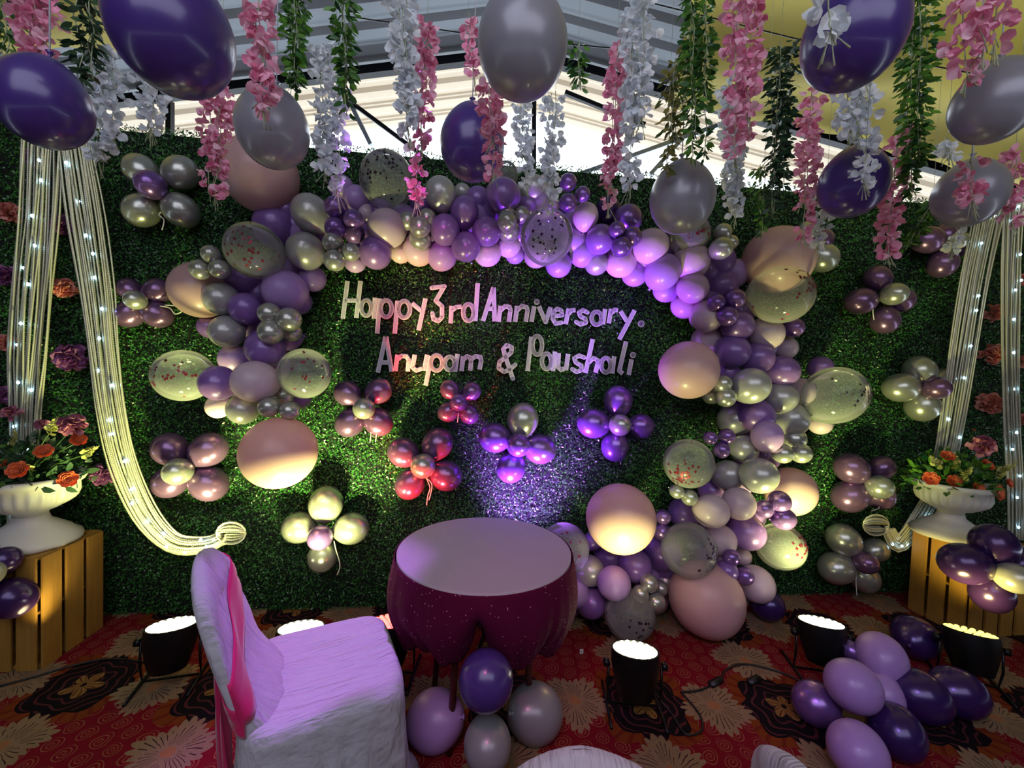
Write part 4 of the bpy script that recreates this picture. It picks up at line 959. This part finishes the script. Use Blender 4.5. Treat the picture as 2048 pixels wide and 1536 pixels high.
def top_z(x, y):
    s = 0.0016 * math.exp(-((x + 0.02) ** 2 + (y - 0.02) ** 2) / 0.004)
    return 0.746 + s + 0.0018 * math.sin(x * 46 + y * 17) * math.exp(-(x * x + y * y) / 0.012) + 0.002 * max(0, math.sin((x * 0.9 - y) * 60)) * math.exp(-((x - 0.02) ** 2 * 60 + (y - 0.05) ** 2 * 400))
V = []; F = []; NR, NA = 36, 96
for i in range(NR + 1):
    r = TR * 1.012 * i / NR if i < NR - 3 else TR * 1.012
    for k in range(NA):
        a = 2 * PI * k / NA; rr = r + (0.002 if i >= NR - 3 else 0); x, y = rr * math.cos(a), rr * math.sin(a)
        z = top_z(x, y) if i < NR - 3 else 0.746 - (i - NR + 3) * 0.012
        if i == NR - 4: rr = TR * 1.0; x, y = rr * math.cos(a), rr * math.sin(a)
        V.append((TC.x + x, TC.y + y, z))
for i in range(NR):
    for k in range(NA): a, b = i * NA + k, i * NA + (k + 1) % NA; F.append((a, b, b + NA, a + NA))
o = obj('tablecloth', mesh_py('tablecloth', V, F), M_white); tag(o, 'white cloth stretched over the round table top', 'tablecloth')
m, nt, b = newmat('maroon_sequin_cloth'); b.inputs['Roughness'].default_value = 0.85; b.inputs['Specular IOR Level'].default_value = 0.1; b.inputs['Sheen Weight'].default_value = 0.1; b.inputs['Sheen Tint'].default_value = (0.5, 0.05, 0.2, 1)
tc = nt.nodes.new('ShaderNodeTexCoord'); vo = nt.nodes.new('ShaderNodeTexVoronoi'); vo.inputs['Scale'].default_value = 70; nt.links.new(tc.outputs['Object'], vo.inputs['Vector'])
lt = nt.nodes.new('ShaderNodeMath'); lt.operation = 'LESS_THAN'; lt.inputs[1].default_value = 0.16; nt.links.new(vo.outputs['Distance'], lt.inputs[0])
vs = nt.nodes.new('ShaderNodeSeparateColor'); nt.links.new(vo.outputs['Color'], vs.inputs[0]); g2 = nt.nodes.new('ShaderNodeMath'); g2.operation = 'GREATER_THAN'; g2.inputs[1].default_value = 0.6; nt.links.new(vs.outputs[0], g2.inputs[0])
ml = nt.nodes.new('ShaderNodeMath'); ml.operation = 'MULTIPLY'; nt.links.new(lt.outputs[0], ml.inputs[0]); nt.links.new(g2.outputs[0], ml.inputs[1])
mx = nt.nodes.new('ShaderNodeMix'); mx.data_type = 'RGBA'; mx.inputs[6].default_value = (*lin('4c0a2e'), 1); mx.inputs[7].default_value = (*lin('d8a0b4'), 1); nt.links.new(ml.outputs[0], mx.inputs[0]); nt.links.new(mx.outputs[2], b.inputs['Base Color']); nt.links.new(ml.outputs[0], b.inputs['Metallic'])
M_maroon = m
V = []; F = []; NA, NZ = 160, 26
def hem(a):                                     # a: 0 faces the camera side
    lobe = 0.46 + 0.13 * math.exp(-((a - 0.03) / 0.13) ** 2) - 0.03 * math.exp(-((a + 0.40) / 0.3) ** 2) - 0.06 * math.exp(-((a - 0.50) / 0.35) ** 2)
    return lobe - 0.15 * min(1, max(0, (abs(a) - 0.75) / 0.6))
for j in range(NZ + 1):
    for k in range(NA):
        a = 2 * PI * k / NA; rel = (a - 1.5 * PI + PI) % (2 * PI) - PI; t = j / NZ
        h = hem(rel) + 0.008 * math.sin(a * 23); z = 0.742 + (h - 0.742) * t
        bulge = 0.030 * math.sin(min(1, t * 1.3) * PI * 0.75) - 0.085 * t ** 3 - 0.06 * t ** 2 * math.exp(-((rel - 0.03) / 0.2) ** 2)
        rr = TR * 1.018 + 0.006 + bulge + (0.010 * t * math.sin(a * 19 + math.sin(a * 5) * 2) + 0.006 * t * math.sin(a * 41))
        V.append((TC.x + rr * math.cos(a), TC.y + rr * math.sin(a), z))
for j in range(NZ):
    for k in range(NA): a, b_i = j * NA + k, j * NA + (k + 1) % NA; F.append((a, b_i, b_i + NA, a + NA))
o = obj('table_skirt', mesh_py('table_skirt', V, F), M_maroon); sd = o.modifiers.new('s', 'SOLIDIFY'); sd.thickness = 0.003; tag(o, 'maroon sequinned skirt wrapped round the table, parted at the front', 'table skirt')

# ------------------------------------------------------------------ covered banquet chairs
M_cover = mat('white_spandex_cover', 'bcb8c4', 0.8, var=(3, 0.04), bump=(1.0, 1.0, 0.035), sheen=0.15)
m = M_cover; nt = m.node_tree; mp = nt.nodes.new('ShaderNodeMapping'); mp.inputs['Scale'].default_value = (34, 5, 7)
n2_ = [n for n in nt.nodes if n.type == 'TEX_NOISE'][-1]; nt.links.new([n for n in nt.nodes if n.type == 'TEX_COORD'][0].outputs['Object'], mp.inputs['Vector']); nt.links.new(mp.outputs[0], n2_.inputs['Vector'])
M_sash = mat('hot_pink_sash', 'e0186c', 0.55, sheen=0.5, bump=(20, 0.2, 0.004), trans=0.3)
def cover_mesh():
    mb = MB()
    # seat and skirt, one loft of rounded squares
    NA = 120; rings = []
    def sq(a, hx, hy, e=5.0):
        c, s = math.cos(a), math.sin(a); k = (abs(c) ** e + abs(s) ** e) ** (-1 / e); return hx * c * k, hy * s * k
    for t in (0.02, 0.2, 0.4, 0.6, 0.8, 0.93):
        rings.append([(*sq(2 * PI * k / NA, 0.225 * t, 0.225 * t, 2 + 3 * t), 0.462 - 0.012 * (1 - t ** 2) + 0.010 * t ** 6
                       + 0.0030 * math.sin(sq(2 * PI * k / NA, .225 * t, .225 * t)[0] * 95 + sq(2 * PI * k / NA, .225 * t, .225 * t)[1] * 18) * t * 1.6) for k in range(NA)])
    for z, g in ((0.468, 0.224), (0.455, 0.236), (0.42, 0.240), (0.36, 0.241), (0.30, 0.243), (0.22, 0.248), (0.14, 0.255), (0.06, 0.262), (0.004, 0.268)):
        u = (0.46 - z) / 0.46; ring = []
        for k in range(NA):
            a = 2 * PI * k / NA; x, y = sq(a, g, g, 6 - 2 * u)
            corner = abs(math.sin(2 * a)) ** 3
            f = 0.010 * u * math.sin(a * 14 + 3 * math.sin(a * 3)) + 0.006 * u * math.sin(a * 33 + 2 * z * 30) + 0.016 * u * corner + 0.004 * math.sin(a * 24 + z * 60) * min(1, u * 3)
            n = math.hypot(x, y); ring.append((x * (1 + f / n), y * (1 + f / n), z))
        rings.append(ring)
    V = [p for r in rings for p in r]; F = [tuple(range(NA))]
    for i in range(len(rings) - 1):
        for k in range(NA): a, b = i * NA + k, i * NA + (k + 1) % NA; F.append((a + NA, b + NA, b, a) if False else (a, a + NA, b + NA, b))
    mb.add(V, F)
    return mb
def back_ring(z, dz_front=0.0, grow=0.0, NA=64):
    """section of the draped backrest at height z"""
    lean = -0.205 - 0.30 * max(0, z - 0.42) ** 1.1
    if z > 0.70: w = 0.205 * math.sqrt(max(0.0, 1 - ((z - 0.70) / 0.232) ** 2.4))
    else: w = 0.205 + 0.018 * max(0, (0.70 - z) / 0.70)
    th = 0.036 * (1 if z < 0.8 else max(0.15, math.sqrt(max(0, 1 - ((z - 0.8) / 0.135) ** 2)))); fr = 0.070 * max(0, (0.60 - z) / 0.16) ** 2 if z < 0.60 else 0
    ring = []
    for k in range(NA):
        a = 2 * PI * k / NA; c, s = math.cos(a), math.sin(a); e = 3.0; kk = (abs(c) ** e + abs(s) ** e) ** (-1 / e)
        x = (w + grow) * c * kk; y = (th + grow + (min(fr, 0.09) if s > 0 else 0)) * s * kk
        y += 0.004 * math.sin(x * 40 + z * 25) * (1 if s > 0 else 0.5)
        dish = -0.022 * (1 - (x / max(w, 0.02)) ** 2) * (1 if s > 0 else 0) * (1 if 0.5 < z < 0.84 else 0.3 if z < 0.84 else 0)
        ring.append((x, lean + y + dish, z))
    return ring
def chair(loc, rz, label, sash=True, proto=[None, None]):
    root = empty('covered_chair', loc, rz); tag(root, label, 'chair', 'white covered banquet chairs')
    if proto[0] is None:
        mb = cover_mesh(); proto[0] = mesh_py('seat_cover', mb.V, mb.F)
        mb = MB(); zs = [0.02, 0.2, 0.40, 0.44, 0.47, 0.50, 0.54, 0.58, 0.62, 0.66, 0.70, 0.74, 0.78, 0.81, 0.84, 0.87, 0.89, 0.91, 0.922, 0.929, 0.9315, 0.93199]
        rings = [back_ring(z) for z in zs]; V = [p for r in rings for p in r]; n = 64
        F = [(i * n + k, i * n + (k + 1) % n, (i + 1) * n + (k + 1) % n, (i + 1) * n + k) for i in range(len(zs) - 1) for k in range(n)] + [tuple((len(zs) - 1) * n + k for k in range(n))]
        mb.add(V, F); proto[1] = mesh_py('back_cover', mb.V, mb.F)
    obj('seat_cover', proto[0], M_cover, root); obj('back_cover', proto[1], M_cover, root)
    for sx in (-1, 1):
        for sy in (-1, 1): MB().tube([(sx * 0.19, sy * 0.19, 0.0), (sx * 0.19, sy * 0.19, 0.43)], 0.011, 8).build('leg', M_steel, root)
    if sash:
        n = 64; V = []; F = []; m = 6
        for j in range(m + 1):
            for k in range(n):
                a = 2 * PI * k / n; c = math.cos(a); s = math.sin(a)
                zc = 0.65 - 0.12 * c + (0.03 if s > 0 else -0.03); z = zc + (j / m - 0.5) * (0.13 if s > 0 else 0.09)
                x, y, _ = back_ring(z, grow=0.006 + 0.002 * math.sin(j * 2.0))[k]; V.append((x, y, z))
        for j in range(m):
            for k in range(n): F.append((j * n + k, j * n + (k + 1) % n, (j + 1) * n + (k + 1) % n, (j + 1) * n + k))
        s_ = obj('sash', mesh_py('sash', V, F), M_sash, root); sd = s_.modifiers.new('s', 'SOLIDIFY'); sd.thickness = 0.003
        for q, (x0, w0) in enumerate(((0.03, 0.05), (-0.03, 0.045))):
            V = []; m = 26; nn = 8
            for j in range(m + 1):
                t = j / m; z = 0.58 - 0.52 * t
                for k in range(nn + 1):
                    u = k / nn - 0.5; V.append((x0 + (0.02 * t) * (1 if q else -1) + u * w0 * (0.7 + 0.9 * t), -0.285 + 0.02 * t + 0.012 * math.sin(u * 9 + t * 3 + q) - 0.02 * q, z))
            F = [(j * (nn + 1) + k, j * (nn + 1) + k + 1, (j + 1) * (nn + 1) + k + 1, (j + 1) * (nn + 1) + k) for j in range(m) for k in range(nn)]
            t_ = obj('sash_tail', mesh_py('sash_tail', V, F), M_sash, root); sd = t_.modifiers.new('s', 'SOLIDIFY'); sd.thickness = 0.002
        MB().lathe([(0.001, -0.03), (0.022, -0.02), (0.027, 0), (0.022, 0.02), (0.001, 0.03)], 16).build('knot', M_sash, root, loc=(0, -0.285, 0.585))
    return root
fwd = Vector((0.885, 0.465, 0)).normalized(); rz = math.atan2(-fwd.x, fwd.y)
ch_ = chair((-0.645, 1.47, 0), rz, 'white covered chair with a hot pink sash, left of the round table')
ch_.scale = (1.05, 1.05, 1.0)
p = P(1160, 1520, 0.68); chair((p.x, 0.68 - 0.37, 0), PI, 'white covered chair back peeking up at the bottom edge right of the table balloons', sash=False)
p = P(1556, 1520, 0.655); chair((p.x + 0.38, 0.635, 0), -PI / 2 + 0.1, 'white covered chair top at the bottom edge before the lilac balloon heap', sash=False)
